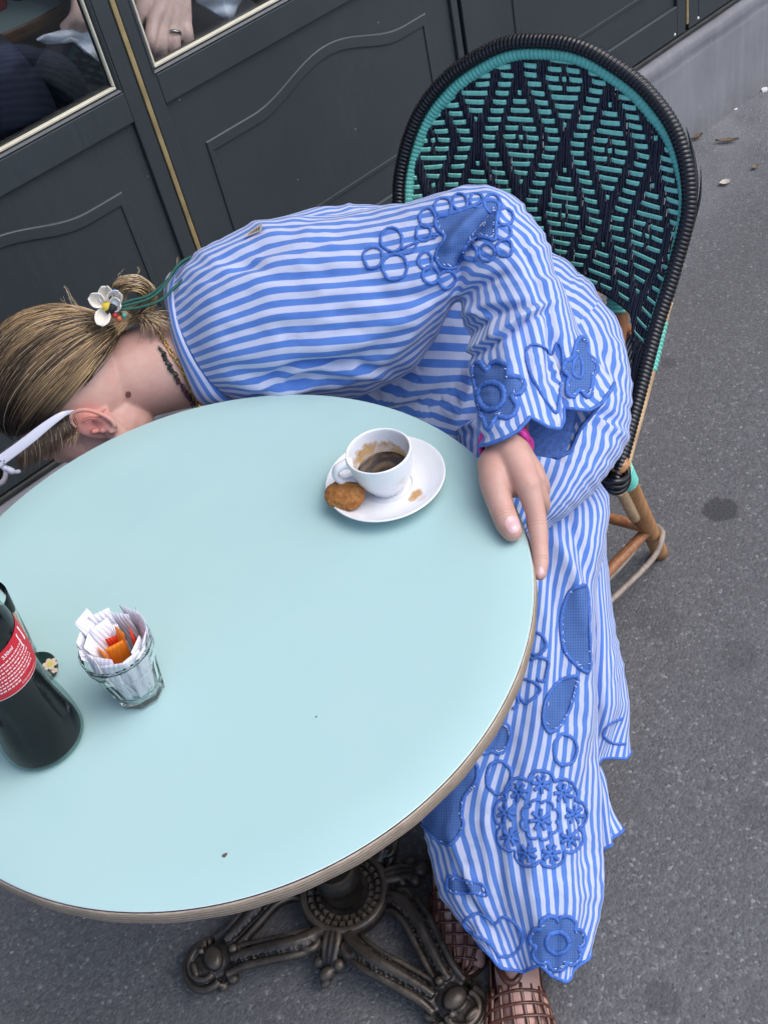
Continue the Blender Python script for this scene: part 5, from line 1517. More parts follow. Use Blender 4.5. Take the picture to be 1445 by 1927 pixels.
def hair_col(key, t, sd):
    kv = Vector(tuple(key)); a = mn2.noise(kv * 5.0) * .9 + mn2.noise(kv * 17) * .55 + sd
    b = max(0, min(1, (t - .20) * 1.8 + a * .6))
    c = DARK * (1 - b) + MID * b
    hi = max(0, min(1, (a + .22) * 1.7)) * max(0, min(1, (t - .18) * 2.4))
    c = c * (1 - hi) + BLON * hi
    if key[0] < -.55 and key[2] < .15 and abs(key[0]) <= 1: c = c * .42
    if sd > .17: c = c * .4 + PALE * .6 * (.4 + .6 * min(1, t * 2))
    return c
V, Fc, Cc = [], [], []
hmb = MB()
def strand(path, r, cols):
    v, f, _ = tube(path, r, 3, caps=False); hmb.add(v, f, None, np.repeat(cols, 3, 0))
cnt = 0
while cnt < 6500:
    d = nrm(rs.normal(size=3))
    if not hairy(d): continue
    p0 = scalp(d)
    if (p0 - EYE) @ (Hs - EYE) / np.linalg.norm(Hs - EYE) > np.linalg.norm(Hs - EYE) + .045 and rs.random() < .7: continue
    cnt += 1
    n = 14; ts = np.linspace(0, 1, n); lift = .004 + rs.random() * .010; sd = rs.normal(0, .10); w = rs.normal(0, .030, 3)
    path = []
    for t in ts:
        q = slerp(d, dT, t); q = nrm(q + w * sin(pi * t) * .8)
        P = scalp(q, 1.0 + (lift * (.25 + sin(pi * min(1, t * 1.1)) * 1.2)) / .09)
        path.append(P * (1 - t ** 5) + (TIE + w * .10) * t ** 5)
    path = np.array(path); r = np.interp(ts, [0, .1, .85, 1], [.0002, .00033, .00036, .0003]) * (1 + .6 * rs.random())
    strand(path, r, np.array([hair_col(d, t, sd) for t in ts]))
# wisps by the ear and temple, strays at the nape
for q in range(36):
    x0, y0 = rs.uniform(104, 136), rs.uniform(768, 795)
    d0 = 1.522; sd = rs.normal(.1, .25); dx, dy = rs.normal(6, 4), rs.uniform(30, 58)
    pts = [PD(x0 + dx * t + 9 * sin(pi * t), y0 + dy * t, d0 + .018 * (1 - t) + rs.normal(0, .001)) for t in np.linspace(0, 1, 8)]
    strand(np.array(pts), np.interp(np.linspace(0, 1, 8), [0, .5, 1], [.00036, .0003, .0001]), np.array([hair_col((x0 * .03, y0 * .03, 0), .3 + .6 * t, sd) for t in np.linspace(0, 1, 8)]))
for q in range(130):
    x0, y0 = rs.uniform(235, 300), rs.uniform(590, 640); x1, y1 = x0 + rs.uniform(10, 55), y0 + rs.uniform(-15, 25)
    pts = [PD(255 * (1 - t) + x1 * t + 10 * sin(pi * t), 596 * (1 - t) + y1 * t - 8 * sin(pi * t), 1.555 - .012 * sin(pi * t)) for t in np.linspace(0, 1, 10)]
    strand(np.array(pts), np.interp(np.linspace(0, 1, 10), [0, .6, 1], [.0005, .0004, .0001]), np.array([hair_col((x1 * .02, y1 * .02, 1), .4 + .3 * t, rs.normal(0, .2)) for t in np.linspace(0, 1, 10)]))
# dark locks that hang over the temple, below the arm of the sunglasses
for q in range(800):
    u_ = rs.random(); x0, y0 = 132 - 100 * u_ + rs.normal(0, 2.5), 782 + 54 * u_ + rs.normal(0, 3)
    ln = rs.uniform(26, 62) * (1 - .25 * (u_ < .25)); dx = rs.normal(9 - 9 * u_, 3.2); sd = rs.normal(0, .15); bl = rs.random() < .10
    pts = [PD(x0 + dx * t + 5 * sin(pi * t) * (.6 + .10 * sin(q)), y0 + ln * t, 1.519 + .012 * u_ + .010 * t - .006 * sin(pi * t)) for t in np.linspace(0, 1, 9)]
    cc = np.array([(PALE * .55 if bl else DARK * (1.2 - .2 * t) + MID * (.22 + .22 * t) * (1 + sd)) for t in np.linspace(0, 1, 9)])
    strand(np.array(pts), np.interp(np.linspace(0, 1, 9), [0, .6, 1], [.00042, .00034, .00008]), np.clip(cc, .005, 1))
# a few long flyaways
for pl_ in ([(195, 606), (165, 598), (140, 575), (126, 545), (121, 540)], [(200, 604), (160, 590), (135, 560), (122, 538)], [(262, 560), (300, 548), (326, 520), (338, 490)], [(265, 562), (302, 545), (328, 515), (336, 484)], [(232, 540), (225, 520), (236, 505)], [(250, 530), (262, 512), (258, 500)], [(280, 600), (310, 606), (330, 596)], [(190, 608), (150, 600), (128, 580), (118, 560)], [(285, 612), (320, 612), (345, 590)]):
    for q in range(3):
        s = spline(np.array(pl_, float) + rs.normal(0, 1.6, (len(pl_), 2)), 16); pts = [PD(a, b, 1.548 + rs.normal(0, .002)) for a, b in s]
        strand(np.array(pts), np.linspace(.00045, .00012, 16), np.array([PALE * .55 + MID * .35] * 16))
# bun: locks looped round the tie
for lock in range(26):
    ph = rs.uniform(0, 2 * pi); tilt = rs.normal(0, .35); rr = rs.uniform(.018, .030)
    cx_, cy_ = 250 + rs.normal(0, 4), 560 + rs.normal(0, 5)
    base = []
    for t in np.linspace(0, 1, 16):
        a = ph + t * (3.6 + rs.random() * .02)
        base.append((cx_ + rr * 1395 * .95 * cos(a), cy_ + rr * 1395 * .85 * sin(a + tilt), 1.560 + .022 * sin(a * 1.0 + tilt * 3) + .010 * cos(2 * a)))
    base = np.array(base); sd0 = rs.normal(.0, .25)
    for q in range(44):
        o_ = rs.normal(0, 1, 3) * [3.4, 3.4, .0035]
        wv = np.linspace(0, 1, 16)[:, None]
        pp = base + o_ * (.5 + .5 * np.sin(pi * wv)); pts = np.array([PD(*b) for b in pp])
        strand(pts, np.full(16, .00042), np.array([hair_col((lock * .9, ph, q * .02), .5 + .5 * t, sd0 + .12 + rs.normal(0, .08)) for t in np.linspace(0, 1, 16)]))
hair = hmb.build('hair', M_HAIR, person, True, col=True); tag(hair, kind='stuff')
# dark undercoat so that no skin shows between strands
mb = MB(); N1, N2 = 40, 60; idx = {}
for i in range(N1 + 1):
    for j in range(N2):
        a, b = pi * i / N1, 2 * pi * j / N2; d = np.array([sin(a) * cos(b), sin(a) * sin(b), cos(a)])
        idx[i, j] = (len(mb.v), hairy(d)); mb.v.append(tuple(scalp(d, .995))); mb.uv.append((0, 0)); mb.c.append(tuple(DARK * 1.2 + MID * .25))
for i in range(N1):
    for j in range(N2):
        q = [idx[i, j], idx[i, (j + 1) % N2], idx[i + 1, (j + 1) % N2], idx[i + 1, j]]
        if all(z[1] for z in q): mb.f.append(tuple(z[0] for z in q))
sub_of(hair, mb.build('under_hair', M_HAIR, person, True, col=True))

# ---------------------------------------------------------------- hair flower, cords and beads
M_PETAL = m_simple('cream_shell_petal', (.68, .63, .56), .45, nz=.10, nsc=90); M_YEL = m_simple('yellow_fluff', (.60, .45, .06), .9, bump=.8, bsc=500)
M_GREENC = m_simple('dark_green_cord', (.006, .075, .055), .7, nz=.3, nsc=200)
fl0 = PD(195, 573, 1.512); fx_, fy_, fz_ = AX[:, 0], -AX[:, 1], -nrm(fl0 - EYE)
flo = mk('hair_flower', *ball(PD(201, 576, 1.508), .0075, (1, 1, .8), 14), M_YEL, person)
for i, (ang, ln) in enumerate(((95, .0225), (45, .021), (150, .022), (250, .023), (10, .015))):
    a = radians(ang); dr = fx_ * cos(a) + fy_ * sin(a); sd_ = np.cross(fz_, dr); V = []; Fc = []
    for r_ in range(9):
        t = r_ / 8
        for c_ in range(9):
            s = (c_ / 8 - .5) * 2; wd = .0105 * (sin(pi * (.12 + .80 * t)) ** .7)
            V.append(PD(201, 576, 1.511) + dr * (.004 + ln * t) + sd_ * wd * s + fz_ * (.006 * s * s + .010 * t * t - .004 * sin(pi * t) * (1 - s * s) + .0012 * sin(6 * s + i)) + fz_ * .0015 * (i % 3))
    Fc = [(r_ * 9 + c_, r_ * 9 + c_ + 1, r_ * 9 + c_ + 10, r_ * 9 + c_ + 9) for r_ in range(8) for c_ in range(8)]
    p = mk('petal', V, Fc, M_PETAL, person); m_ = p.modifiers.new('t', 'SOLIDIFY'); m_.thickness = .0012; sub_of(flo, p)
for nm, (x, y), r, mt in (('pearl', (219, 571), .0066, m_simple('pearl', (.62, .66, .70), .15)), ('glass_bead', (216, 552), .0058, m_simple('blue_glass_bead', (.03, .14, .42), .1)), ('glass_bead', (211, 562), .0042, m_simple('dark_bead', (.01, .01, .015), .2)), ('coral_bead', (210, 583), .0044, m_simple('coral_bead', (.42, .03, .04), .3)), ('coral_bead', (217, 593), .0042, m_simple('coral_bead_b', (.38, .03, .03), .3)), ('coral_bead', (225, 600), .0040, m_simple('orange_bead', (.45, .10, .04), .3)), ('glass_bead', (234, 594), .0035, m_simple('teal_bead', (.05, .28, .22), .2))):
    sub_of(flo, mk(nm, *ball(PD(x, y, 1.510), r, (1, 1, 1), 14), mt, person))
v, f, _ = tube([PD(205, 585, 1.512), PD(212, 580, 1.507), PD(222, 578, 1.512)], .0065, 10); sub_of(flo, mk('knot', v, f, m_simple('black_knot', (.01, .012, .012), .7), person))
for k_, pl_ in enumerate(([(214, 580), (250, 572), (285, 560), (312, 535), (330, 505), (352, 487), (385, 478), (420, 476)], [(214, 583), (255, 580), (300, 566), (330, 540), (348, 522), (365, 500), (395, 488)], [(214, 578), (245, 566), (280, 556), (315, 528), (338, 500), (362, 484), (400, 482)])):
    s = spline(pl_, 40); dd = np.interp(np.linspace(0, 1, 40), [0, .3, .7, 1], [1.510, 1.520, 1.545, 1.60])
    v, f, _ = tube([PD(a, b, q) for (a, b), q in zip(s, dd)], .0020, 7); sub_of(flo, mk('green_cord', v, f, M_GREENC, person))

# ---------------------------------------------------------------- necklaces, wristband, dress tag, sunglasses
M_GOLD = m_simple('gold_links', (.55, .36, .12), .25, .9); M_CHIPG = m_simple('green_stone_chips', (.022, .030, .020), .35, nz=.4, nsc=200); M_CHIPP = m_simple('purple_stone_chips', (.060, .022, .034), .35, nz=.4, nsc=200)
BV = BVB
def on_body(x, y, d): 
    h = hit(x, y); return (h[0] + h[1] * .002) if h else PD(x, y, d)
gold = mk('gold_necklace', *tube([on_body(a, b, 1.55) for a, b in spline([(292, 610), (312, 650), (336, 690), (352, 720), (366, 750), (380, 772)], 50)], .0009, 6)[:2], M_GOLD, person)
for (x, y) in spline([(294, 614), (312, 648), (338, 688), (354, 720), (366, 748), (376, 770)], 46):
    c = on_body(x + random.uniform(-1.5, 1.5), y, 1.55); R = np.linalg.qr(np.random.default_rng(int(x * 7 + y)).normal(size=(3, 3)))[0]
    ringp = [c + R @ np.array([.0030 * cos(a), .0022 * sin(a), 0]) for a in np.linspace(0, 2 * pi, 10, endpoint=False)]
    v, f, _ = tube(ringp, .0008, 5, closed=True); sub_of(gold, mk('link', v, f, M_GOLD, person))
chips = mk('stone_necklace', *tube([on_body(a, b, 1.55) for a, b in spline([(303, 656), (318, 688), (332, 708), (350, 738), (362, 755), (370, 775)], 50)], .0007, 6)[:2], M_CHIPG, person)
pth = spline([(303, 656), (318, 688), (332, 708), (350, 738), (362, 755), (370, 775)], 52)
for i, (x, y) in enumerate(pth):
    c = on_body(x + random.uniform(-3, 3), y + random.uniform(-1, 1), 1.55); R = np.linalg.qr(np.random.default_rng(i).normal(size=(3, 3)))[0]
    v, f = ball(c, .0034, (1.3, .8, .55), 6, R); sub_of(chips, mk('stone_chip', v, f, M_CHIPG if i < 22 or i > 46 else M_CHIPP, person, False))
BV = BV_cloth
wr = W_ + nrm(PD(955, 780, 1.335) - W_) * -.003; wa = nrm(PD(962, 780, 1.335) - W_); wu = nrm(AX[:, 0] - wa * (wa @ AX[:, 0])); wv_ = np.cross(wa, wu)
mb = MB()
for q in range(3):
    loop = [wr + wa * (.003 * q - .002 + .0030 * sin(2 * a + q * 2.1)) + (wu * cos(a) * .0275 + wv_ * sin(a) * .0262) * (1 + .05 * sin(5 * a + q)) for a in np.linspace(0, 2 * pi, 40, endpoint=False)]
    v, f, _ = tube(loop, (.0032 + .0006 * np.sin(np.arange(40) * 1.3)), 8, closed=True); mb.add(v, f)
mb.build('pink_wristband', m_simple('magenta_fabric', (.50, .035, .26), .8, nz=.25, nsc=150, bump=.5, bsc=400), person)
def on_cloth(x, y, lift):
    h = hit(x, y); return h[0] + h[1] * lift if h else PD(x, y, 1.56)
tagp = [on_cloth(462, 449, .002), on_cloth(496, 438, .004), on_cloth(499, 430, .010), on_cloth(474, 439, .004)]
V = tagp + [p - nrm(p - EYE) * .0015 for p in tagp]
tg = mk('dress_tag', V, [(0, 1, 2, 3), (7, 6, 5, 4), (0, 4, 5, 1), (1, 5, 6, 2), (2, 6, 7, 3), (3, 7, 4, 0)], m_simple('ivory_tag', (.60, .53, .45), .6), person, False)
mb = MB()
for i in range(5):
    a = .15 + i * .15; p = [tagp[0] * (1 - s) + tagp[1] * s for s in (a, a + .09)]; q = [tagp[3] * (1 - s) + tagp[2] * s for s in (a, a + .09)]
    lf = [-nrm(z - EYE) * .0018 for z in p]; k1 = [p[0] * .8 + q[0] * .2 + lf[0], p[1] * .8 + q[1] * .2 + lf[1], p[1] * .3 + q[1] * .7 + lf[1], p[0] * .3 + q[0] * .7 + lf[0]]
    mb.add(k1, [(0, 1, 2, 3)])
sub_of(tg, mb.build('tag_print', m_simple('brown_gold_print', (.16, .075, .02), .5), person, False))
# white sunglasses pushed up on the forehead
M_WFRAME = m_simple('white_acetate', (.52, .52, .60), .28)
sg_ = None
tp = spline([EP(790, 192, 1.512), EP(700, 205, 1.510), EP(620, 245, 1.506), EP(480, 345, 1.502), EP(300, 490, 1.499), EP(100, 640, 1.497), EP(-80, 770, 1.496)], 40)
tw_ = np.interp(np.linspace(0, 1, 40), [0, .15, .35, .6, 1], [.0024, .0028, .0046, .0064, .0070])
t, N, B = frames(tp); V = []; Fc = []
for i in range(40):
    dv = -nrm(tp[i] - EYE); wd = nrm(np.cross(t[i], dv)); dv = np.cross(wd, t[i])
    for (a, b) in ((-1, -.3), (-1, .3), (-.8, .5), (.8, .5), (1, .3), (1, -.3), (.8, -.5), (-.8, -.5)):
        V.append(tp[i] + wd * tw_[i] * a + dv * .0030 * b)
for i in range(39):
    for j in range(8): Fc.append((i * 8 + j, i * 8 + (j + 1) % 8, (i + 1) * 8 + (j + 1) % 8, (i + 1) * 8 + j))
Fc += [tuple(range(7, -1, -1)), tuple(39 * 8 + j for j in range(8))]
sun_gl = mk('sunglasses', V, Fc, M_WFRAME, person)
for (x, y) in ((12, 708), (48, 706), (46, 735)):
    v, f = ball(EP(x, y, 1.4945), .0009, (1, 1, 1), 8); sub_of(sun_gl, mk('rivet', v, f, m_simple('dark_rivet', (.03, .02, .03), .4), person))
v, f, _ = tube(spline([EP(-60, 700, 1.50), EP(30, 765, 1.503), EP(90, 795, 1.508), EP(150, 822, 1.515), EP(205, 818, 1.525)], 20), [.0036] * 6 + [.0042] * 4 + [.0046] * 4 + [.0030] * 6, 9)
sub_of(sun_gl, mk('front_rim', v, f, M_WFRAME, person))
_te = PD(-16, 880, 1.497); _td = nrm(PD(-16, 880, 1.497) - PD(50, 835, 1.499)); _dn = nrm(np.cross(_td, Lf))
if _dn @ U_ > 0: _dn = -_dn
for s in (0, 1):
    _c = _te - Lf * (.034 + .066 * s) + _dn * .010 + _td * (.050 if s == 0 else .060)
    pts = [_c + Lf * .028 * cos(a) + _dn * .023 * sin(a) for a in np.linspace(0, 2 * pi, 30, endpoint=False)]
    v, f, _ = tube(pts, .004, 8, closed=True); sub_of(sun_gl, mk('front_rim', v, f, M_WFRAME, person))
    sub_of(sun_gl, mk('lens', pts, [tuple(range(30))], m_simple('dark_lens', (.01, .01, .012), .05), person, False))

# ---------------------------------------------------------------- woven jelly sandals
def m_jelly():
    g = G('brown_jelly_plastic'); c = g.co()
    g.set(color=g.ramp(g.noise(c, 40, 3), (.3, (.075, .026, .018)), (.7, (.125, .046, .031))), rough=.22, spec=.5, coat=.2); return g.m
M_JELLY = m_jelly()
for fi, (hk, d, s, L) in enumerate(FEET):
    Zu = np.array([0, 0, 1.])
    sw = lambda q: float(np.interp(q, [0, .06, .2, .45, .68, .85, .95, 1.0], [.016, .028, .033, .037, .0485, .045, .032, .010]))
    hh = lambda q: float(np.interp(q, [0, .15, .36, .5, .65, .8, .92, 1.0], [.05, .07, .078, .066, .052, .041, .031, .016]))
    bend = lambda q: (-.006 if fi == 0 else .006) * sin(pi * q)
    def up(q, th, k=1.0): return hk + d * (q * (L + .016) - .006) + s * (bend(q) + sw(q) * cos(th) * k) + Zu * (.012 + (hh(q) - .012) * max(0, sin(th)) ** .85 * k)
    sh = empty('sandal'); sh.parent = person
    outl = [hk + d * (q * (L + .020) - .008) + s * (bend(q) + sg * sw(q) * 1.04) for q, sg in [(q, 1) for q in np.linspace(0, 1, 30)] + [(q, -1) for q in np.linspace(1, 0, 30)]]
    n = len(outl); V = [p + Zu * z for z in (.0005, .012) for p in outl]
    Fc = [(i, (i + 1) % n, n + (i + 1) % n, n + i) for i in range(n)] + [tuple(range(n - 1, -1, -1)), tuple(range(n, 2 * n))]
    mk('sole', V, Fc, M_JELLY, sh, False)
    for q0 in np.linspace(.54, 0.97, 8):
        pts = [up(min(.99, q0 + .035 * (th / pi - .5) * (1 if fi == 0 else -1)), th, 1.035) for th in np.linspace(.06, pi - .06, 26)]
        v, f, _ = tube(pts, .0023, 6, flat=1.4); mk('lattice_strap', v, f, M_JELLY, sh)
    for th0 in np.linspace(.14, pi - .14, 9):
        pts = [up(q, th0 + .10 * sin(3 * q), 1.015) for q in np.linspace(.50, .99, 18)]
        v, f, _ = tube(pts, .0023, 6, flat=1.4); mk('lattice_strap', v, f, M_JELLY, sh)
    pts = [up(.10, .30), up(.22, .55), up(.36, .95), up(.47, 1.30), up(.50, pi / 2), up(.47, pi - 1.30), up(.36, pi - .95), up(.22, pi - .55), up(.10, pi - .30)]
    v, f, _ = tube(spline(pts, 40), .0062, 10, flat=.8, up=Zu); mk('instep_band', v, f, M_JELLY, sh)
    V = []; Fc = []
    qs = [(q, sg) for sg, rng in ((1, np.linspace(.50, 0, 16)), (-1, np.linspace(0, .50, 16))) for q in rng]
    for (q, sg) in qs:
        base = hk + d * (q * (L + .016) - .006) + s * (bend(q) + sg * sw(q) * 1.03); top = .012 + .036 * (1 - (q / .5) ** 1.5) + .004
        V += [base + Zu * .010, base + Zu * top - s * sg * .003, base + Zu * top - s * sg * .006, base + Zu * .010 - s * sg * .003]
    for i in range(len(qs) - 1):
        for j in range(4): Fc.append((i * 4 + j, i * 4 + (j + 1) % 4, i * 4 + 4 + (j + 1) % 4, i * 4 + 4 + j))
    mk('heel_counter', V, Fc, M_JELLY, sh)
    toe = [up(q, th) for q, th in ((.80, .10), (.90, .16), (.97, .30), (1.0, pi / 2), (.97, pi - .30), (.90, pi - .16), (.80, pi - .10))]
    v, f, _ = tube(spline(toe, 30), .0042, 8); mk('toe_rim', v, f, M_JELLY, sh)
settle(person, (.70, .18, .0))

# ================================================================== BEHIND THE GLASS
def PYs(pts, y): return [PYY(a, b, y) for a, b in pts]
tin_ = empty('cafe_table'); tag(tin_, 'mint topped café table with a thick brown edge, seen through the left window', 'table')
ic, iz = np.array([.77, 2.07]), .745
v, f = lathe([(0, iz), (.34, iz), (.3495, iz - .0003)], 96, (ic[0], ic[1], 0)); mk('table_top', v, f, M_LAM, tin_)
v, f = lathe([(.3495, iz - .0003), (.352, iz - .002), (.353, iz - .008), (.352, iz - .030), (.347, iz - .034), (0, iz - .034)], 96, (ic[0], ic[1], 0)); mk('wooden_edge', v, f, m_wood('brown_wood_edge', (.10, .048, .020), (.26, .140, .065), .4, (3, 3, 60)), tin_)
v, f = lathe([(.02, iz - .035), (.02, .30), (.20, .29), (.20, .271), (0, .271)], 32, (ic[0], ic[1], 0)); mk('column', v, f, M_IRON, tin_)
settle(tin_, (ic[0], ic[1], .27))
q = PZ(48, -8, iz); gl_ = empty('drinking_glass'); tag(gl_, 'small clear glass on the table behind the left window', 'glass')
v, f = lathe([(0, iz + .001), (.030, iz + .001), (.034, iz + .004), (.036, iz + .09), (.034, iz + .09), (.031, iz + .008), (0, iz + .008)], 40, (q[0], q[1], 0)); mk('glass_wall', v, f, M_GLASS, gl_); settle(gl_, (q[0], q[1], iz))
q = PZ(-6, 18, iz); cn = empty('red_can'); tag(cn, 'red can on the indoor table at the top left corner', 'can')
v, f = lathe([(0, iz + .001), (.026, iz + .001), (.0295, iz + .006), (.030, iz + .008), (.030, iz + .105), (.026, iz + .115), (0, iz + .115)], 40, (q[0], q[1], 0)); mk('can_body', v, f, m_simple('red_can_paint', (.42, .02, .03), .3), cn); settle(cn, (q[0], q[1], iz))

guest = empty('person'); tag(guest, 'seated guest in dark trousers and white shirt behind the windows, ring on one hand', 'person')
M_TROUS = m_simple('charcoal_trousers', (.030, .030, .038), .85, nz=.2, nsc=60, bump=.3, bsc=90, bd=.004)
M_SHIRT = m_simple('white_shirt', (.66, .68, .76), .8, nz=.05, nsc=14, bump=.5, bsc=22, bd=.01)
parts = []
Y0 = 1.035
def gt(pts, rs_, k=24):
    n = len(pts) * 5; p = spline(pts, n); r = spline(np.array(rs_, float)[:, None], n)[:, 0]; v, f, _ = tube(p, r, k); parts.append((v, f))
kn = [(289, 42), (306, 48), (328, 48), (348, 40)]; pp = [(284, 78), (305, 88), (329, 88), (354, 72)]; tp_ = [(289, 108), (303, 122), (326, 124), (354, 108)]
wrist = PYY(322, -62, Y0 + .05)
for i in range(4):
    a, b, c = PYY(*kn[i], Y0 + .005), PYY(*pp[i], Y0 - .008), PYY(*tp_[i], Y0 + .012)
    gt([wrist, (wrist + a) / 2 + [0, -.006, 0], a], [.030, .020, .0135]); gt([a, b, c], [.0125, .0112, .0088])
gt([wrist, PYY(278, -5, Y0 + .03), PYY(263, 32, Y0 + .03), PYY(258, 48, Y0 + .04)], [.025, .016, .012, .010])
parts.append(ball(PYY(318, 8, Y0 + .020), .034, (1.15, .6, 1.0), 20))
gt([wrist, PYY(330, -160, Y0 + .10), PYY(360, -330, Y0 + .30)], [.029, .036, .045])
# the other hand by the indoor table
w2 = PYY(172, -30, Y0 + .10)
for i, (a, b, c) in enumerate((((150, -10), (143, 30), (118, 55)), ((158, -2), (152, 34), (133, 58)), ((168, 4), (163, 36), (148, 58)), ((178, 10), (176, 38), (166, 56)))):
    gt([w2, PYY(*a, Y0 + .08), PYY(*b, Y0 + .07), PYY(*c, Y0 + .09)], [.028, .0135, .0115, .0085])
gt([w2, PYY(215, -140, Y0 + .2), PYY(300, -330, Y0 + .32)], [.028, .036, .045])
# head and chest above the frame
parts.append(ball((.95, 1.62, 1.58), .1, (.78, .95, 1.2), 24)); gt([(.95, 1.62, 1.50), (.95, 1.64, 1.40)], [.055, .06])
parts.append(ball((.95, 1.53, 1.57), .018))
M_SKIN2 = m_simple('ruddy_skin', (.72, .48, .41), .5, nz=.12, nsc=60, bump=.4, bsc=260, bd=.001)
gb = fuse('body', parts, .0028, 5, M_SKIN2, guest)
rc = PYY(328, 62, Y0 - .004); ra = nrm(PYY(329, 88, Y0 - .008) - PYY(328, 48, Y0 + .005)); r1 = nrm(np.cross(ra, [0, 1, 0])); r2 = np.cross(ra, r1)
V = []; k = 32
for j in range(k):
    a = 2 * pi * j / k
    for (r_, z_) in ((.0132, -.0030), (.0140, 0), (.0132, .0030), (.0118, 0)): V.append(rc + ra * z_ + (r1 * cos(a) + r2 * sin(a)) * r_)
mk('finger_ring', V, [(j * 4 + i, j * 4 + (i + 1) % 4, ((j + 1) % k) * 4 + (i + 1) % 4, ((j + 1) % k) * 4 + i) for j in range(k) for i in range(4)], m_simple('silver', (.55, .53, .50), .2, 1.0), guest)
parts = []
gt([(.98, 1.78, .80), (.86, 1.45, .78), PYY(455, 40, 1.16) - np.array([.02, 0, .06]), PYY(300, 140, 1.16) - np.array([0, 0, .07]), PYY(235, 215, 1.16) - np.array([0, 0, .10])], [.12, .10, .095, .088, .078])
gt([PYY(235, 215, 1.16) - np.array([0, 0, .10]), PYY(235, 330, 1.30) - np.array([0, 0, .1]), PYY(260, 520, 1.33)], [.078, .070, .06])
gt([PYY(330, 40, 1.40), PYY(250, 70, 1.38), PYY(170, 120, 1.36), PYY(105, 200, 1.33)], [.085, .085, .082, .072])
gt([PYY(105, 200, 1.33), PYY(100, 330, 1.36), PYY(110, 500, 1.4)], [.075, .066, .06])
fuse('trousers', parts, .006, 4, M_TROUS, guest)
parts = []
gt([(.95, 1.68, .82), (.95, 1.70, 1.1), (.95, 1.66, 1.38)], [.14, .16, .09]); fuse('shirt', parts, .008, 4, M_SHIRT, guest)
def drape(name, poly, y, bulge, mat, par, yof=None):
    V, Fc = [], []; poly = np.array(poly, float); c = poly.mean(0); s = []
    for i in range(len(poly)):
        a, b = poly[i], poly[(i + 1) % len(poly)]
        for t in np.linspace(0, 1, 10, endpoint=False): s.append(a * (1 - t) + b * t)
    n = len(s); R_ = 9
    for r_ in range(R_ + 1):
        for q in s:
            p = c + (q - c) * r_ / R_
            V.append(PYY(p[0], p[1], y + (yof(p) if yof else 0) - bulge * (1 - (r_ / R_) ** 2) + .006 * sin(p[0] * .11 + p[1] * .05) + .004 * sin(p[1] * .17)))
    Fc = [(r_ * n + j, r_ * n + (j + 1) % n, (r_ + 1) * n + (j + 1) % n, (r_ + 1) * n + j) for r_ in range(R_) for j in range(n)]
    o = mk(name, V, Fc, mat, par); m_ = o.modifiers.new('t', 'SOLIDIFY'); m_.thickness = .003; return o
drape('shirt_tail', [(352, -40), (372, 4), (405, 26), (431, 41), (440, 30), (456, -10), (470, -60), (400, -80)], 1.05, .015, M_SHIRT, guest)
drape('shirt_tail', [(238, -40), (243, 0), (256, 28), (268, 50), (275, 20), (290, -40)], 1.085, .01, M_SHIRT, guest)
drape('shirt_tail', [(70, 76), (88, 64), (130, 52), (165, 36), (180, 40), (206, 132), (190, 122), (168, 96), (150, 72), (125, 66), (108, 74), (104, 84), (88, 84)], 1.12, .01, M_SHIRT, guest)
M_GHAIR = m_simple('dark_brown_hair', (.030, .020, .014), .6, nz=.4, nsc=90, bump=.8, bsc=160, bd=.004)
parts = [ball((.95, 1.650, 1.605), .1, (.84, .98, 1.12), 24), ball((.95, 1.70, 1.53), .07, (1.05, .7, 1.0), 18)]; fuse('hair', parts, .006, 2, M_GHAIR, guest)
parts = []
gt([(.85, 1.66, 1.30), PYY(360, -330, Y0 + .30), PYY(332, -190, Y0 + .11)], [.075, .062, .048])
gt([(.82, 1.68, 1.30), PYY(300, -330, Y0 + .32), PYY(232, -180, Y0 + .22)], [.075, .060, .046])
fuse('shirt_sleeves', parts, .006, 3, M_SHIRT, guest)
settle(guest, (.95, 1.7, .27))
g2 = empty('person'); tag(g2, 'second guest, only a knee in dark blue jeans at the left window edge', 'person')
parts = []
gt([PYY(-160, 60, 1.7), PYY(-60, 130, 1.45), PYY(15, 200, 1.30), PYY(40, 250, 1.27)], [.10, .095, .085, .075]); gt([PYY(40, 250, 1.27), PYY(60, 420, 1.3), PYY(90, 560, 1.33)], [.075, .066, .055])
fuse('jeans', parts, .006, 3, m_simple('dark_blue_jeans', (.008, .012, .030), .85, nz=.35, nsc=120, bump=.3, bsc=300), g2)
parts = []; gt([PYY(-200, 60, 1.7), PYY(-240, -160, 1.75), PYY(-240, -420, 1.75)], [.10, .12, .09]); fuse('jumper', parts, .008, 3, M_TROUS, g2)
parts = [ball(PYY(-240, -560, 1.75), .1, (.8, .9, 1.2), 20)]; gt([PYY(-240, -560, 1.75), PYY(-240, -400, 1.75)], [.05, .05]); fuse('head', parts, .006, 3, M_SKIN2, g2)
_h = PYY(-240, -560, 1.75); parts = [ball(_h + np.array([0, .025, .02]), .1, (.86, .92, 1.14), 20)]; fuse('hair', parts, .006, 2, M_GHAIR, g2)
settle(g2, (.2, 1.6, .27))

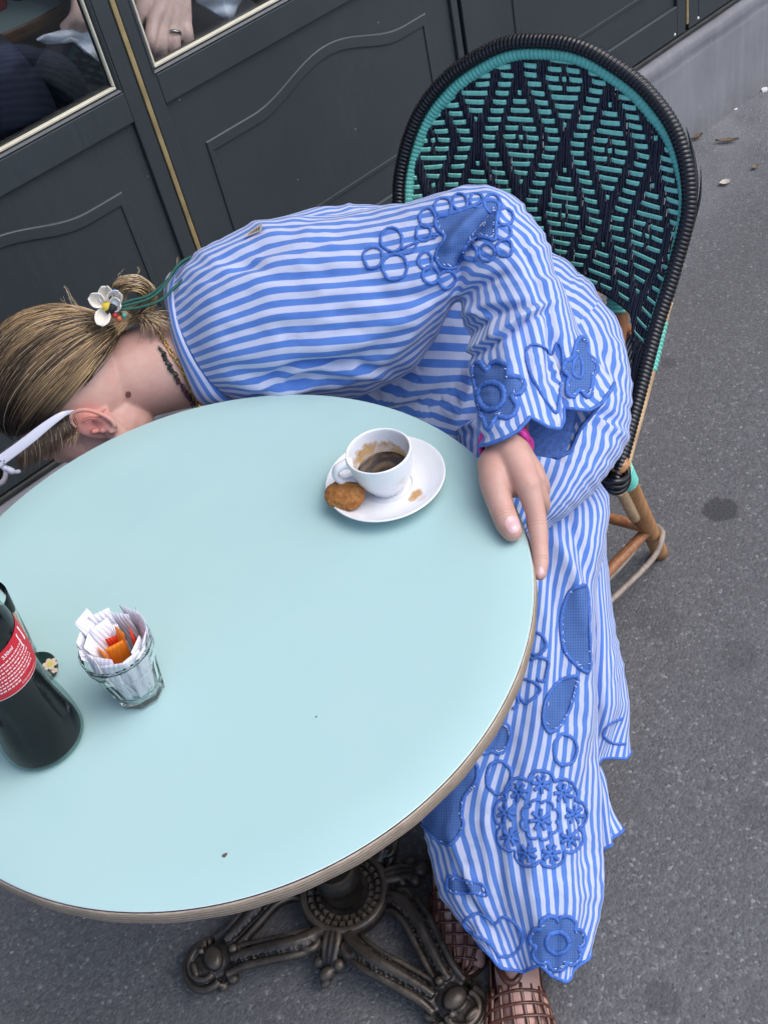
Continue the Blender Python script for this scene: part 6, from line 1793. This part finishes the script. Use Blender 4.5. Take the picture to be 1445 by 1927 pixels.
# ================================================================== SMALL THINGS ON THE GROUND
def leaf(name, px, py_, ln, wd, ang, mat, label, curl=.004, group='fallen leaves on the pavement'):
    c = PZ(px, py_, .003); a = radians(ang); u = vx * cos(a) + vy * sin(a); w = np.cross([0, 0, 1.], u); V, Fc = [], []
    for i in range(13):
        t = i / 12; hw = wd / 2 * sin(pi * min(.995, max(.005, t))) ** .8
        for j in range(5):
            s = (j - 2) / 2; V.append(c + u * ln * (t - .5) + w * hw * s + np.array([0, 0, .0012 + curl * (s * s) + curl * .6 * (2 * t - 1) ** 2 + .0006 * sin(9 * t + 3 * s)]))
    Fc = [(i * 5 + j, i * 5 + j + 1, i * 5 + j + 6, i * 5 + j + 5) for i in range(12) for j in range(4)]
    o = mk(name, V, Fc, mat); tag(o, label, 'leaf', group); return o
M_LEAFP = m_simple('pale_dry_leaf', (.46, .43, .36), .7, nz=.12, nsc=80); M_LEAFB = m_simple('brown_dry_leaf', (.20, .145, .095), .8, nz=.3, nsc=90)
leaf('fallen_leaf', 1364, 345, .032, .022, 15, M_LEAFP, 'pale oval leaf lying on the pavement right of the chair back')
leaf('fallen_leaf', 1367, 267, .060, .014, -12, M_LEAFB, 'narrow brown dry leaf on the pavement below the grey plinth', .006)
leaf('fallen_leaf', 1385, 192, .055, .020, 20, M_LEAFB, 'brown shrivelled leaf against the foot of the plinth', .010)
leaf('fallen_leaf', 1420, 316, .022, .014, 40, M_LEAFB, 'tiny brown leaf scrap at the right edge of the pavement', .004)
leaf('fallen_leaf', 1305, 262, .05, .018, 10, M_LEAFB, 'brown leaf scrap at the plinth foot beside the chair rim', .008)
def scrap(px, py_, s, mat, label, z=0.0, k=5):
    c = PZ(px, py_, z); rr_ = np.random.default_rng(int(px * 3 + py_)); pts = []
    n = 7; top = [c + np.array([s * (1 + rr_.normal(0, .25)) * cos(a), s * .6 * (1 + rr_.normal(0, .25)) * sin(a), s * .35]) for a in np.arange(n) / n * 2 * pi]; bo = [c + (p - c) * [1.15, 1.15, 0] + np.array([0, 0, .0003]) for p in top]
    o = mk('paper_scrap' if s > .004 else 'crumb', top + bo, [tuple(range(n))] + [(i, n + i, n + (i + 1) % n, (i + 1) % n) for i in range(n)], mat, None, False); tag(o, label, 'litter' if s > .004 else 'crumb'); return o
M_SCRAP = m_simple('white_paper_scrap', (.62, .62, .62), .8)
scrap(1437, 170, .012, M_SCRAP, 'white paper scrap on the pavement against the plinth at the right edge')
scrap(1384, 206, .006, M_SCRAP, 'small white paper scrap among leaves at the plinth foot')
scrap(423, 1610, .0026, m_simple('brown_crumb', (.10, .07, .05), .8), 'tiny dark crumb alone near the front edge of the mint table', TZ)
scrap(595, 1349, .0012, m_simple('dark_crumb', (.08, .07, .06), .8), 'pinhead dark crumb at the centre of the mint table', TZ)
